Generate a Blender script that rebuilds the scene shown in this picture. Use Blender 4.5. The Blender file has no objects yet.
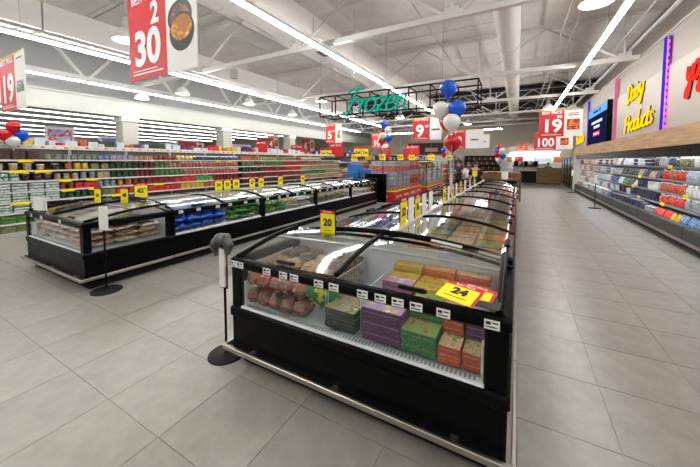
import bpy, math, random
from mathutils import Vector, Matrix
R = math.radians
PI = math.pi
sc = bpy.context.scene
COL = sc.collection
random.seed(7)

# ------------------------------------------------------------------ camera, world, exposure
cam_data = bpy.data.cameras.new('camera')
cam = bpy.data.objects.new('camera', cam_data)
COL.objects.link(cam)
cam.location = (0, 0, 1.67)
cam.rotation_euler = (R(90 - 3.3), 0, R(28.9))
cam_data.sensor_width = 36
cam_data.lens = 36 * 303 / 700
cam_data.shift_y = -55 / 700
cam_data.clip_start = 0.02
cam_data.clip_end = 300
sc.camera = cam

world = bpy.data.worlds.new('world')
sc.world = world
world.use_nodes = True
world.node_tree.nodes['Background'].inputs[0].default_value = (0.9, 0.95, 1, 1)
world.node_tree.nodes['Background'].inputs[1].default_value = 0.3
sc.view_settings.view_transform = 'Standard'
sc.view_settings.look = 'None'
sc.view_settings.gamma = 1
sc.view_settings.use_curve_mapping = False
sc.view_settings.exposure = 0.75
STRIP = 37.0          # radiance of the light strips
STRIP_Z = 4.4
sc.cycles.max_bounces = 7
sc.cycles.diffuse_bounces = 4
sc.cycles.glossy_bounces = 3
sc.cycles.transmission_bounces = 3
sc.cycles.transparent_max_bounces = 14
sc.cycles.caustics_reflective = False
sc.cycles.caustics_refractive = False
sc.cycles.sample_clamp_indirect = 4

# ------------------------------------------------------------------ materials
def lin(c):
    if isinstance(c, str):
        c = tuple(int(c[i:i + 2], 16) / 255 for i in (0, 2, 4))
        c = tuple(v / 12.92 if v <= .04045 else ((v + .055) / 1.055) ** 2.4 for v in c)
    return (c[0], c[1], c[2], 1)

MC = {}
def mat(name, col, rough=.5, metal=0, spec=.5, noise=0, nscale=8, bump=0, emit=0, rnd=0):
    """plain procedural paint: colour with optional noise, per-object variation and fine relief"""
    if name in MC: return MC[name]
    m = bpy.data.materials.new(name); m.use_nodes = True
    nt = m.node_tree; N = nt.nodes; L = nt.links
    b = N['Principled BSDF']
    c = lin(col)
    b.inputs['Base Color'].default_value = c
    b.inputs['Roughness'].default_value = rough
    b.inputs['Metallic'].default_value = metal
    b.inputs['Specular IOR Level'].default_value = spec
    if emit:
        b.inputs['Emission Color'].default_value = c
        b.inputs['Emission Strength'].default_value = emit
    if noise or rnd or bump:
        tc = N.new('ShaderNodeTexCoord')
        nz = N.new('ShaderNodeTexNoise'); nz.inputs['Scale'].default_value = nscale
        nz.inputs['Detail'].default_value = 7; nz.inputs['Roughness'].default_value = .62
        L.new(tc.outputs['Object'], nz.inputs['Vector'])
        mr = N.new('ShaderNodeMapRange')
        mr.inputs['From Min'].default_value = .25; mr.inputs['From Max'].default_value = .75
        mr.inputs['To Min'].default_value = 1 - noise; mr.inputs['To Max'].default_value = 1 + noise
        L.new(nz.outputs['Fac'], mr.inputs['Value'])
        v = mr.outputs['Result']
        if rnd:
            oi = N.new('ShaderNodeObjectInfo')
            mr2 = N.new('ShaderNodeMapRange')
            mr2.inputs['To Min'].default_value = 1 - rnd; mr2.inputs['To Max'].default_value = 1 + rnd
            L.new(oi.outputs['Random'], mr2.inputs['Value'])
            mu = N.new('ShaderNodeMath'); mu.operation = 'MULTIPLY'
            L.new(v, mu.inputs[0]); L.new(mr2.outputs['Result'], mu.inputs[1]); v = mu.outputs[0]
        vm = N.new('ShaderNodeVectorMath'); vm.operation = 'SCALE'
        vm.inputs[0].default_value = c[:3]
        L.new(v, vm.inputs['Scale']); L.new(vm.outputs['Vector'], b.inputs['Base Color'])
        if bump:
            bp = N.new('ShaderNodeBump'); bp.inputs['Strength'].default_value = bump
            bp.inputs['Distance'].default_value = .01
            L.new(nz.outputs['Fac'], bp.inputs['Height']); L.new(bp.outputs['Normal'], b.inputs['Normal'])
    MC[name] = m
    return m

def emis(name, col, s):
    if name in MC: return MC[name]
    m = bpy.data.materials.new(name); m.use_nodes = True
    nt = m.node_tree; nt.nodes.clear()
    e = nt.nodes.new('ShaderNodeEmission'); o = nt.nodes.new('ShaderNodeOutputMaterial')
    e.inputs[0].default_value = lin(col); e.inputs[1].default_value = s
    nt.links.new(e.outputs[0], o.inputs[0])
    MC[name] = m
    return m

def glassmat(name, tint=(.93, .96, .95), rough=.02, ior=1.45):
    """thin pane: see-through with a mirror layer that grows at grazing angles"""
    if name in MC: return MC[name]
    m = bpy.data.materials.new(name); m.use_nodes = True
    nt = m.node_tree; nt.nodes.clear(); N = nt.nodes; L = nt.links
    o = N.new('ShaderNodeOutputMaterial'); mx = N.new('ShaderNodeMixShader')
    t = N.new('ShaderNodeBsdfTransparent'); g = N.new('ShaderNodeBsdfGlossy'); lw = N.new('ShaderNodeLayerWeight')
    pw = N.new('ShaderNodeMath'); pw.operation = 'POWER'; pw.inputs[1].default_value = 5
    f = N.new('ShaderNodeMath'); f.operation = 'MULTIPLY_ADD'
    t.inputs[0].default_value = (*tint, 1); g.inputs['Roughness'].default_value = rough
    r0 = ((ior - 1) / (ior + 1)) ** 2
    L.new(lw.outputs['Facing'], pw.inputs[0]); L.new(pw.outputs[0], f.inputs[0]); f.inputs[1].default_value = 1 - r0; f.inputs[2].default_value = r0
    L.new(f.outputs[0], mx.inputs[0]); L.new(t.outputs[0], mx.inputs[1]); L.new(g.outputs[0], mx.inputs[2])
    L.new(mx.outputs[0], o.inputs[0])
    MC[name] = m
    return m

def pack(name, base, acc, lite='F2EEE4', scale=5, rough=.4, band=True, amt=.5, dark=None, st=(1, 1, 1)):
    """printed packaging: base ink, a band of artwork blotches and pale lettering specks"""
    if name in MC: return MC[name]
    m = bpy.data.materials.new(name); m.use_nodes = True
    nt = m.node_tree; N = nt.nodes; L = nt.links
    b = N['Principled BSDF']; b.inputs['Roughness'].default_value = rough
    tc = N.new('ShaderNodeTexCoord'); oi = N.new('ShaderNodeObjectInfo')
    ad = N.new('ShaderNodeVectorMath'); ad.operation = 'MULTIPLY_ADD'
    ad.inputs[1].default_value = st
    cb = N.new('ShaderNodeCombineXYZ')
    mm = N.new('ShaderNodeMath'); mm.operation = 'MULTIPLY'; mm.inputs[1].default_value = 9
    L.new(oi.outputs['Random'], mm.inputs[0]); L.new(mm.outputs[0], cb.inputs[0]); L.new(mm.outputs[0], cb.inputs[1])
    L.new(tc.outputs['Generated'], ad.inputs[0]); L.new(cb.outputs[0], ad.inputs[2])
    nz = N.new('ShaderNodeTexNoise'); nz.inputs['Scale'].default_value = scale; nz.inputs['Detail'].default_value = 4
    L.new(ad.outputs[0], nz.inputs['Vector'])
    rp = N.new('ShaderNodeValToRGB'); rp.color_ramp.interpolation = 'CONSTANT'
    e = rp.color_ramp.elements
    cbse = lin(base); dk = lin(dark) if dark else tuple(v * .62 for v in cbse[:3]) + (1,)
    e[0].position = 0; e[0].color = dk
    e[1].position = .36; e[1].color = cbse
    x = e.new(.62 - .2 * amt); x.color = lin(acc)
    x = e.new(.74 - .2 * amt); x.color = lin(lite)
    L.new(nz.outputs['Fac'], rp.inputs[0])
    if band:
        sp = N.new('ShaderNodeSeparateXYZ'); L.new(tc.outputs['Generated'], sp.inputs[0])
        pp = N.new('ShaderNodeMath'); pp.operation = 'PINGPONG'; pp.inputs[1].default_value = .5
        L.new(sp.outputs[2], pp.inputs[0])
        gt = N.new('ShaderNodeMath'); gt.operation = 'GREATER_THAN'; gt.inputs[1].default_value = .16
        L.new(pp.outputs[0], gt.inputs[0])
        mx = N.new('ShaderNodeMix'); mx.data_type = 'RGBA'
        mx.inputs[6].default_value = cbse
        L.new(gt.outputs[0], mx.inputs[0]); L.new(rp.outputs[0], mx.inputs[7])
        L.new(mx.outputs[2], b.inputs['Base Color'])
    else:
        L.new(rp.outputs[0], b.inputs['Base Color'])
    MC[name] = m
    return m

BLACK = mat('black_enamel', (.0025, .0025, .003), .34, spec=.08)
BLACKM = mat('black_matte', (.008, .008, .009), .6, spec=.2)
STEEL = mat('brushed_steel', (.46, .435, .39), .34, 1)
WHITE = mat('white_paint', (.80, .79, .77), .55)
WPLAST = mat('white_plastic', (.85, .86, .87), .4)
LINER = mat('freezer_liner', (.72, .76, .80), .35)
PAPER = mat('white_paper', (.86, .86, .85), .7)
GREYW = mat('grey_paint', (.42, .42, .41), .6)
GLASS = glassmat('pane_glass')
LID = glassmat('lid_glass', (.94, .955, .95), .07, 1.5)
YEL = mat('yellow_card', 'F6E21C', .55)
RED = mat('red_card', 'C8232B', .5)
ORR = mat('orange_red_card', 'D9402F', .5)
WOOD = None
INK = mat('black_ink', (.012, .012, .012), .6)

def wood(name, c1, c2, ax=1, scale=1.0):
    if name in MC: return MC[name]
    m = bpy.data.materials.new(name); m.use_nodes = True
    nt = m.node_tree; N = nt.nodes; L = nt.links; b = N['Principled BSDF']
    b.inputs['Roughness'].default_value = .5
    tc = N.new('ShaderNodeTexCoord'); mp = N.new('ShaderNodeMapping')
    s = [14 * scale] * 3; s[ax] = .9 * scale; mp.inputs['Scale'].default_value = s
    nz = N.new('ShaderNodeTexNoise'); nz.inputs['Scale'].default_value = 1.6; nz.inputs['Detail'].default_value = 7
    rp = N.new('ShaderNodeValToRGB'); rp.color_ramp.elements[0].position = .3; rp.color_ramp.elements[1].position = .7
    rp.color_ramp.elements[0].color = lin(c1); rp.color_ramp.elements[1].color = lin(c2)
    L.new(tc.outputs['Object'], mp.inputs[0]); L.new(mp.outputs[0], nz.inputs['Vector'])
    L.new(nz.outputs['Fac'], rp.inputs[0]); L.new(rp.outputs[0], b.inputs['Base Color'])
    MC[name] = m
    return m
OAK = wood('oak_board', '8C6C4A', 'B8956A', 1)
OAKX = wood('oak_counter', '76583A', '9A7850', 0)

# ------------------------------------------------------------------ mesh helpers
class MB:
    def __init__(s): s.v = []; s.f = []; s.m = []; s.sm = []
    def add(s, vs, fs, mi=0, smooth=False):
        o = len(s.v); s.v += [tuple(p) for p in vs]
        for f in fs: s.f.append(tuple(i + o for i in f)); s.m.append(mi); s.sm.append(smooth)
        return s
    def box(s, x0, x1, y0, y1, z0, z1, mi=0, ch=0):
        if ch:
            P = []
            c = ch
            for z, k in ((z0, c), (z0 + c, 0), (z1 - c, 0), (z1, c)):
                P += [(x0 + k + c, y0 + k, z), (x1 - k - c, y0 + k, z), (x1 - k, y0 + k + c, z), (x1 - k, y1 - k - c, z),
                      (x1 - k - c, y1 - k, z), (x0 + k + c, y1 - k, z), (x0 + k, y1 - k - c, z), (x0 + k, y0 + k + c, z)]
            F = [tuple(range(7, -1, -1)), tuple(range(24, 32))]
            for r in range(3):
                for i in range(8):
                    j = (i + 1) % 8
                    F.append((r * 8 + i, r * 8 + j, r * 8 + 8 + j, r * 8 + 8 + i))
            return s.add(P, F, mi)
        P = [(x0, y0, z0), (x1, y0, z0), (x1, y1, z0), (x0, y1, z0), (x0, y0, z1), (x1, y0, z1), (x1, y1, z1), (x0, y1, z1)]
        return s.add(P, [(3, 2, 1, 0), (4, 5, 6, 7), (0, 1, 5, 4), (1, 2, 6, 5), (2, 3, 7, 6), (3, 0, 4, 7)], mi)
    def tube(s, pts, r, n=6, mi=0, closed=False, cap=True, smooth=True):
        pts = [Vector(p) for p in pts]; K = len(pts); rings = []
        up = None
        for i, p in enumerate(pts):
            a = pts[i - 1] if (i or closed) else p
            b = pts[(i + 1) % K] if (i < K - 1 or closed) else p
            t = (b - a)
            if t.length < 1e-9: t = Vector((0, 0, 1))
            t.normalize()
            if up is None:
                up = Vector((0, 0, 1)) if abs(t.z) < .9 else Vector((1, 0, 0))
            u = up - t * up.dot(t)
            if u.length < 1e-6: u = t.orthogonal()
            u.normalize(); w = t.cross(u); up = u
            rr = r[i] if isinstance(r, (list, tuple)) else r
            rings.append([p + (u * math.cos(2 * PI * k / n + PI / n) + w * math.sin(2 * PI * k / n + PI / n)) * rr for k in range(n)])
        vs = [q for rg in rings for q in rg]; fs = []
        for i in range(K if closed else K - 1):
            for k in range(n):
                a, b = i * n, ((i + 1) % K) * n
                fs.append((a + k, a + (k + 1) % n, b + (k + 1) % n, b + k))
        s.add(vs, fs, mi, smooth and n > 4)
        if cap and not closed:
            s.add(rings[0], [tuple(range(n - 1, -1, -1))], mi); s.add(rings[-1], [tuple(range(n))], mi)
        return s
    def lathe(s, prof, n=16, c=(0, 0, 0), mi=0, smooth=True, cap=True):
        vs = []; K = len(prof)
        for r, z in prof:
            for k in range(n):
                a = 2 * PI * k / n
                vs.append((c[0] + r * math.cos(a), c[1] + r * math.sin(a), c[2] + z))
        fs = [(i * n + k, i * n + (k + 1) % n, (i + 1) * n + (k + 1) % n, (i + 1) * n + k) for i in range(K - 1) for k in range(n)]
        s.add(vs, fs, mi, smooth)
        if cap:
            if prof[0][0] > 1e-4: s.add(vs[:n], [tuple(range(n - 1, -1, -1))], mi)
            if prof[-1][0] > 1e-4: s.add(vs[-n:], [tuple(range(n))], mi)
        return s
    def sheet(s, rows, mi=0, thick=0, smooth=True):
        """grid of points; thick moves a second skin down in z"""
        r, c = len(rows), len(rows[0])
        vs = [p for row in rows for p in row]
        fs = [(i * c + j, i * c + j + 1, (i + 1) * c + j + 1, (i + 1) * c + j) for i in range(r - 1) for j in range(c - 1)]
        s.add(vs, fs, mi, smooth)
        if thick:
            v2 = [(p[0], p[1], p[2] - thick) for p in vs]
            s.add(v2, [f[::-1] for f in fs], mi, smooth)
            per = [j for j in range(c)] + [i * c + c - 1 for i in range(1, r)] + [(r - 1) * c + j for j in range(c - 2, -1, -1)] + [i * c for i in range(r - 2, 0, -1)]
            vv = [vs[i] for i in per] + [v2[i] for i in per]; k = len(per)
            s.add(vv, [(i, i + k, (i + 1) % k + k, (i + 1) % k) for i in range(k)], mi)
        return s
    def scaled(s, k):
        s.v = [(a * k, b, c * k) for a, b, c in s.v]
        return s
    def mesh(s, name, mats):
        me = bpy.data.meshes.new(name)
        me.from_pydata(s.v, [], s.f)
        for m in (mats if isinstance(mats, (list, tuple)) else [mats]): me.materials.append(m)
        me.polygons.foreach_set('material_index', s.m)
        me.polygons.foreach_set('use_smooth', s.sm)
        me.update()
        return me
    def obj(s, name, mats, parent=None, loc=None, rz=0):
        return put(name, s.mesh(name, mats), parent, loc, rz)

def put(name, me, parent=None, loc=None, rz=0, rot=None, scale=None):
    o = bpy.data.objects.new(name, me); COL.objects.link(o)
    if parent: o.parent = parent
    if loc: o.location = loc
    if rot: o.rotation_euler = rot
    elif rz: o.rotation_euler = (0, 0, rz)
    if scale: o.scale = scale
    return o
def tag(o, label, cat, group=None, kind=None):
    if label: o['label'] = label
    if cat: o['category'] = cat
    if group: o['group'] = group
    if kind: o['kind'] = kind
    return o
def thing(name, label, cat, loc=(0, 0, 0), rz=0, group=None):
    o = bpy.data.objects.new(name, None); COL.objects.link(o)
    o.empty_display_size = .1
    o.location = loc; o.rotation_euler = (0, 0, rz)
    return tag(o, label, cat, group)
def structure(o): o['kind'] = 'structure'; return o

TXT = {}
def text_mesh(body, material, size=1, bold=.02, depth=.004, shear=0, key=None):
    k = (body, material.name, round(size, 3), bold, depth, shear)
    if k in TXT: return TXT[k]
    cu = bpy.data.curves.new('lettering', 'FONT'); cu.body = body; cu.size = size
    cu.offset = bold * size; cu.extrude = depth / 2; cu.shear = shear
    cu.align_x = 'CENTER'; cu.align_y = 'CENTER'; cu.resolution_u = 3
    ob = bpy.data.objects.new('lettering_tmp', cu)
    me = bpy.data.meshes.new_from_object(ob)
    bpy.data.objects.remove(ob); bpy.data.curves.remove(cu)
    me.name = 'lettering'; me.materials.clear(); me.materials.append(material)
    TXT[k] = me
    return me
def text(body, material, parent, loc, size, rot=(PI / 2, 0, 0), sx=1, name='lettering', **k):
    """text standing upright facing -y by default"""
    return put(name, text_mesh(body, material, size, **k), parent, loc, rot=rot, scale=(sx, 1, 1))

def smooth3(p, n=4):
    """rounded path through points"""
    q = [Vector(a) for a in p]; out = []
    for i in range(len(q) - 1):
        a = q[max(i - 1, 0)]; b = q[i]; c = q[i + 1]; d = q[min(i + 2, len(q) - 1)]
        for k in range(n):
            t = k / n
            out.append(.5 * ((2 * b) + (c - a) * t + (2 * a - 5 * b + 4 * c - d) * t * t + (3 * b - a - 3 * c + d) * t ** 3))
    return out + [q[-1]]

# ------------------------------------------------------------------ setting: floor with its tiles
TW, TX0, TY0 = .608, .573, 1.57
grout = mat('grout', (.25, .23, .20), .8)
TILE = mat('porcelain_tile', (.283, .266, .235), .31, spec=.5, noise=.17, nscale=6, rnd=.05)
m = MB().box(-48, 3.8, -5, 31.2, -.2, -.004)
floor = structure(m.obj('floor', grout))
CY, SY = math.cos(R(28.9)), math.sin(R(28.9))
def screen(x, y, z):
    d = -x * SY + y * CY
    if d < .2: return None
    return 350 + 303 * (x * CY + y * SY) / d, 161 - 303 * (z - 1.67) / d, d
g = .0022
tile_me = MB().box(-TW / 2 + g, TW / 2 - g, -TW / 2 + g, TW / 2 - g, -.02, 0).mesh('floor_tile', TILE)
cand, rest = [], []
for i in range(-80, 6):
    for j in range(-11, 49):
        x = TX0 + (i + .5) * TW; y = TY0 + (j + .5) * TW
        if x < -47 or x > 3.5 or y < -4.6 or y > 30.5: continue
        hid = (-1.75 < x < -.3 and 1.95 < y < 11.2) or (-6.5 < x < -5.05 and 1.95 < y < 10.5) or x > 3.05 or x < -9.9
        s = screen(x, y, 0)
        vis = s and -60 < s[0] < 760 and s[1] < 500 and not hid
        (cand if vis else rest).append((x, y, s[2] if s else 99))
cand.sort(key=lambda t: t[2])
for x, y, d in cand[:300]:
    put('floor_tile', tile_me, floor, (x, y, 0))
m = MB()
for x, y, d in cand[300:] + rest:
    h = TW / 2 - g
    m.add([(x - h, y - h, 0), (x + h, y - h, 0), (x + h, y + h, 0), (x - h, y + h, 0)], [(0, 1, 2, 3)])
tag(m.obj('floor_tiles', TILE, floor), None, None, kind='stuff')

# ------------------------------------------------------------------ setting: walls, bulkhead, ceiling
TAN = mat('tan_wall_paint', (.56, .51, .41), .7, noise=.03, nscale=.7)
TAUPE = mat('taupe_wall_paint', (.30, .265, .235), .7, noise=.03, nscale=.8)
PANELW = mat('pale_taupe_panel', (.37, .33, .295), .6)
OFFW = mat('off_white_wall', (.72, .72, .68), .7)
DECK = mat('roof_deck_paint', (.80, .775, .74), .8, noise=.1, nscale=1.2, rnd=.06, bump=.15)
DARKDECK = mat('dark_deck_paint', (.015, .015, .016), .9)
structure(MB().box(3.75, 3.9, -5, 31.2, 0, 6.4).obj('wall_right', TAUPE))
structure(MB().box(-48.2, 3.9, -5.2, -5, 0, 6.4).obj('wall_back', OFFW))
structure(MB().box(-48.2, -48, -5, 31.2, 0, 6.4).obj('wall_left', OFFW))
structure(MB().box(-48.2, 3.9, 31, 31.2, 0, 6.4).obj('wall_far', TAN))
bulk = structure(MB().box(3.04, 3.75, -5, 27.8, 2.36, 4.66).obj('trim_1', TAUPE))
for k in range(8):   # pale wall panels, one bay each
    y0 = -5 + k * 4.1
    MB().box(3.0, 3.035, y0 + .012, min(y0 + 4.09, 27.8), 2.37, 3.86, 0, .004).obj('wall_panel', PANELW, bulk)
structure(MB().box(3.02, 3.2, -5, 27.8, 4.66, 4.72).obj('trim_2', mat('edge_taupe', (.36, .33, .30), .6)))
# wood fascia over the chilled wall, in boards
fas = structure(MB().box(2.78, 3.0, -5, 21.2, 2.0, 2.34).obj('trim_3', BLACKM))
for k in range(11):
    y0 = -4.9 + k * 2.4
    if y0 > 21: break
    MB().box(2.735, 2.78, y0 + .002, min(y0 + 2.398, 21.2), 1.975, 2.36, 0, .003).obj('fascia_board', OAK, fas)
fas2 = structure(MB().box(2.8, 3.0, 21.6, 27.6, 2.0, 2.32).obj('trim_4', BLACKM))
for k in range(3):
    MB().box(2.76, 2.8, 21.6 + 2 * k + .003, 21.6 + 2 * k + 1.997, 1.95, 2.36, 0, .003).obj('fascia_board', OAK, fas2)
structure(MB().box(2.72, 3.0, 21.2, 21.6, 1.98, 2.36).obj('trim_5', wood('oak_dark', '6B4A2E', '8A6541', 2)))
structure(MB().box(2.78, 3.74, 20.65, 21.3, 0, 1.98).box(2.76, 2.78, 20.65, 20.73, 0, 1.98).obj('trim_6', mat('putty_pillar', (.5, .5, .44), .6)))
# roof deck in panels
deck = structure(MB().box(-48.2, 3.9, -5.2, 31.2, 6.25, 6.4).obj('ceiling', DECK))
pm = MB().box(-2.14, 2.14, -.79, .79, -.05, 0).mesh('deck_panel', DECK)
for i in range(5):
    for j in range(16):
        o = put('deck_panel', pm, deck, (1.6 - i * 4.3, -4.1 + j * 1.6, 6.24 - (.015 if (i + j) % 2 else 0)))
structure(MB().box(-14.6, 3.7, 21.2, 30.9, 6.0, 6.12).obj('trim_7', DARKDECK))
LOWC = mat('low_ceiling_paint', (.58, .58, .57), .8)
low = structure(MB().box(-48, -14.75, -5, 31, 5.05, 5.2).obj('trim_8', LOWC))
for k in range(9):    # ceiling joists of the low side
    MB().box(-48, -14.75, -3 + k * 4, -2.7 + k * 4, 4.75, 5.05).obj('joist', LOWC, low)

wallbeam = structure(MB().box(-14.62, -14.5, -5, 31, 4.18, 6.25).obj('wall_beam', mat('upper_grey', (.40, .40, .40), .7)))
# long white beam on columns between the two halves of the hall
beam = structure(MB().box(-14.75, -14.3, -5, 31, 3.5, 4.12).box(-14.8, -14.25, -5, 31, 4.12, 4.18).obj('trim_9', mat('beam_paint', (.52, .53, .49), .6)))
COLM = mat('column_paint', (.50, .51, .44), .6)
for k, (y, lb) in enumerate(((6.75, 'tall off-white square column rising behind the jars and cartons of the grocery gondola'),
                     (11.6, 'off-white square column behind the meeting point of the two grocery gondola runs'),
                     (17.2, 'off-white square column with a red hanging card at either side'))):
    c = thing('column', lb, 'column', (-14.5, y, 0))
    MB().box(-.3, .3, -.3, .3, .12, 3.5, 0, .02).obj('shaft', COLM, c)
    MB().box(-.36, .36, -.36, .36, 0, .12, 0, .01).obj('plinth', BLACKM, c)
    MB().box(-.34, .34, -.34, .34, 3.3, 3.5, 0, .01).obj('capital', WHITE, c)

# ------------------------------------------------------------------ roof trusses
TRUSS = mat('truss_paint', (.70, .69, .67), .5)
TY = [1.4, 6.75, 12.0, 17.0, 21.6, 25.4, 28.6]
TL = ['white steel roof truss crossing above the freezer island ends',
      'white steel roof truss passing just above the hanging red two-for-thirty sign',
      'white steel roof truss behind the wire-framed teal script sign',
      'white steel roof truss above the wall screen, its chord ending at the bulkhead',
      'white steel roof truss at the edge of the black roof deck',
      'white steel roof truss under the middle of the black roof deck',
      'white steel roof truss under the black deck beside the tan end wall']
XN = [-13.55, -9.5, -5.4, -1.3, 2.7]
for y, lb in zip(TY, TL):
    t = thing('roof_truss', lb, 'truss', (0, y, 4.7), group='roof trusses')
    MB().box(-14.6, 3.04, -.06, .06, -.06, .06).obj('bottom_chord', TRUSS, t)
    MB().box(-14.6, 3.7, -.06, .06, 1.28, 1.4).obj('top_chord', TRUSS, t)
    for i, x in enumerate(XN):
        MB().tube([(x, 0, .05), (x, 0, 1.3)], .035, 4).obj('post', TRUSS, t)
        for dx in (-2.05, 2.05):
            if -14.6 < x + dx < 3.6:
                MB().tube([(x + .06 * dx, 0, .05), (x + dx, 0, 1.3)], .04, 4).obj('web', TRUSS, t)
        MB().box(x - .16, x + .16, -.012, .012, -.02, .2).obj('gusset', TRUSS, t)
# girder lengthwise above the beam
t = thing('roof_girder', 'white lengthwise roof girder with zigzag webs above the white beam', 'truss', (-12.4, 0, 4.35))
MB().box(-.07, .07, -5, 31, -.07, .07).obj('bottom_chord', TRUSS, t)
MB().box(-.07, .07, -5, 31, 1.6, 1.74).obj('top_chord', TRUSS, t)
for k in range(12):
    y = -4 + k * 2.9
    MB().tube([(0, y, 0), (0, y + 1.35, 1.65)], .06, 4).obj('web', TRUSS, t)
    MB().tube([(0, y + 1.45, 1.65), (0, y + 2.8, 0)], .06, 4).obj('web', TRUSS, t)

# ------------------------------------------------------------------ ducts, pipes, trays
DUCT = mat('duct_paint', (.72, .69, .655), .55)
d = thing('round_duct', 'fat round taupe air duct running lengthwise over the pizza island', 'duct', (-.32, 0, 5.25))
for k in range(8):
    y = 4.2 + k * 3.2
    MB().tube([(0, y, 0), (0, y + 3.15, 0)], .3, 20).obj('duct_section', DUCT, d)
    MB().tube([(0, y + 3.13, 0), (0, y + 3.22, 0)], .315, 20).obj('joint_band', DUCT, d)
MB().box(-.34, .34, 3.7, 4.2, -.3, .3).obj('end_box', mat('duct_dark', (.12, .11, .10), .6), d)
d = thing('square_duct', 'wide rectangular pale duct beside the long light strip over the centre aisle', 'duct', (-5.3, 0, 5.0))
for k in range(7):
    MB().box(-.45, .45, -4 + k * 3.6, -4 + k * 3.6 + 3.57, .0, .55, 0, .01).obj('duct_section', DUCT, d)
for y in (7.8, 15.5):
    MB().box(-.2, .2, y, y + .45, -.015, 0).obj('vent_grille', mat('vent_dark', (.10, .095, .09), .6), d)
d = thing('square_duct', 'deep white rectangular duct above the gondola aisle with a light strip under it', 'duct', (-9.9, 0, 4.62))
for k in range(7):
    MB().box(-.5, .5, -4.8 + k * 3.8, -4.8 + k * 3.8 + 3.77, 0, .6, 0, .01).obj('duct_section', WHITE, d)
def pipe(lb, pts, r, name='roof_pipe', mt=None):
    return tag(MB().tube(pts, r, 8).obj(name, mt or TRUSS), lb, 'pipe')
pipe('thin pale sprinkler pipe close under the deck', [(-2.6, -4, 5.9), (-2.6, 30, 5.9)], .025)
pipe('pale sprinkler pipe running lengthwise between rectangular duct and gondola duct', [(-7.4, -4, 5.75), (-7.4, 30, 5.75)], .03)
pipe('thin cross pipe under the roof deck in front of the round duct', [(-14, 4.3, 5.95), (3.6, 4.3, 5.95)], .025)
pipe('thin cross pipe under the roof deck between second and third truss', [(-14, 9.3, 5.95), (3.6, 9.3, 5.95)], .025)
pipe('grey conduit running along the top of the bulkhead', [(2.82, -4, 4.95), (2.82, 28, 4.95)], .05, mt=GREYW)
pipe('thin grey conduit beside the thicker one along the bulkhead', [(2.55, -4, 5.15), (2.55, 28, 5.15)], .025, mt=GREYW)
ct = thing('cable_tray', 'white cable tray with two rails hung between round duct and bulkhead light strip', 'cable tray', (1.15, 0, 5.35))
for s in (-1, 1):
    MB().box(s * .14 - .015, s * .14 + .015, -4, 27, 0, .08).obj('rail', TRUSS, ct)
for k in range(40):
    MB().box(-.125, .125, -3.9 + k * .78, -3.87 + k * .78, .02, .04).obj('rung', TRUSS, ct)

# ------------------------------------------------------------------ light strips and lamps
HOUS = mat('strip_housing', (.78, .78, .77), .5)
TUBE = emis('strip_tube', (1.0, .985, .955), STRIP)
TUBE2 = emis('strip_tube_far', (1.0, .985, .955), STRIP * .22)
TUBE3 = emis('strip_tube_beam', (1.0, .985, .955), STRIP * .45)
def strip(x, y0, y1, lb, z=STRIP_Z, w=.038, rod=None, tube=None):
    t = thing('light_strip', lb, 'light strip', (x, y0, z), group='hanging light strips')
    L = y1 - y0
    MB().box(-w - .01, w + .01, 0, L, .05, .11).obj('housing', HOUS, t)
    MB().box(-w, w, .02, L - .02, 0, .05).obj('tube', tube or TUBE, t)
    rod = rod or ((6.17 if x > -14.5 else 5.03) - z)
    n = max(2, int(L / 5))
    for k in range(n):
        yy = .4 + k * (L - .8) / (n - 1)
        MB().tube([(0, yy, .1), (0, yy, rod)], .008, 4).obj('suspension_rod', GREYW, t)
strip(1.62, -4, 21.0, 'long light strip beside the bulkhead above the dairy aisle')
strip(-4.3, -4, 25, 'long light strip beside the rectangular duct above the centre aisle')
strip(-9.6, -4, 24, 'long light strip under the deep white gondola duct', STRIP_Z, rod=.215)
strip(-13.3, -4, 26, 'long light strip just in front of the white beam', tube=TUBE3)
strip(-16.8, -4, 27, 'first light strip behind the white beam', tube=TUBE2)
for k, x in enumerate((-20.4, -23, -25.6, -28.9, -33.0, -37.5, -43)):
    strip(x, -4, 28, '%s light strip behind the white beam' % ['second', 'third', 'fourth', 'fifth', 'sixth', 'seventh', 'eighth'][k], tube=TUBE2, w=.03)
# cross strips near the far wall
def xstrip(x0, x1, y, z, lb, w=.05):
    t = thing('light_strip', lb, 'light strip', (x0, y, z), group='hanging light strips')
    MB().box(0, x1 - x0, -.06, .06, .05, .11).obj('housing', HOUS, t)
    MB().box(.02, x1 - x0 - .02, -w, w, 0, w).obj('tube', TUBE, t)
    for xx in (.3, x1 - x0 - .3):
        MB().tube([(xx, 0, .1), (xx, 0, 5.99 - z)], .008, 4).obj('suspension_rod', GREYW, t)
xstrip(-10.5, -5.6, 24, 3.9, 'short crosswise light strip before the maroon wall panel')
xstrip(-.6, 3.2, 30.2, 2.38, 'added thin light bar brightening the white deli counter', .02)  # added lamp to brighten the deli end, only a plain rail is known there
xstrip(-3.4, -1.1, 26, 4.1, 'short crosswise light strip before the tan end wall')
LENS = emis('lamp_lens', (1.0, .97, .86), 9)
SHADE = mat('lamp_shade_acrylic', (.72, .72, .68), .4)
def highbay(x, y, z, lb, r=.26):
    t = thing('highbay_lamp', lb, 'ceiling lamp', (x, y, z), group='dome lamps')
    MB().lathe([(r, 0), (r * .97, .05), (r * .78, .16), (r * .45, .25), (r * .3, .28)], 20, cap=False).obj('lamp_shade', SHADE, t)
    MB().lathe([(r * .93, .012), (r * .5, -.012), (0.001, -.02)], 20, cap=False).obj('lens', LENS, t)
    MB().lathe([(r * .3, .27), (r * .34, .3), (r * .34, .46), (r * .2, .5)], 14).obj('ballast', GREYW, t)
    MB().tube([(0, 0, .48), (0, 0, 6.2 - z if x > -14.3 else 5.05 - z)], .012, 5).obj('rod', GREYW, t)
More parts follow.
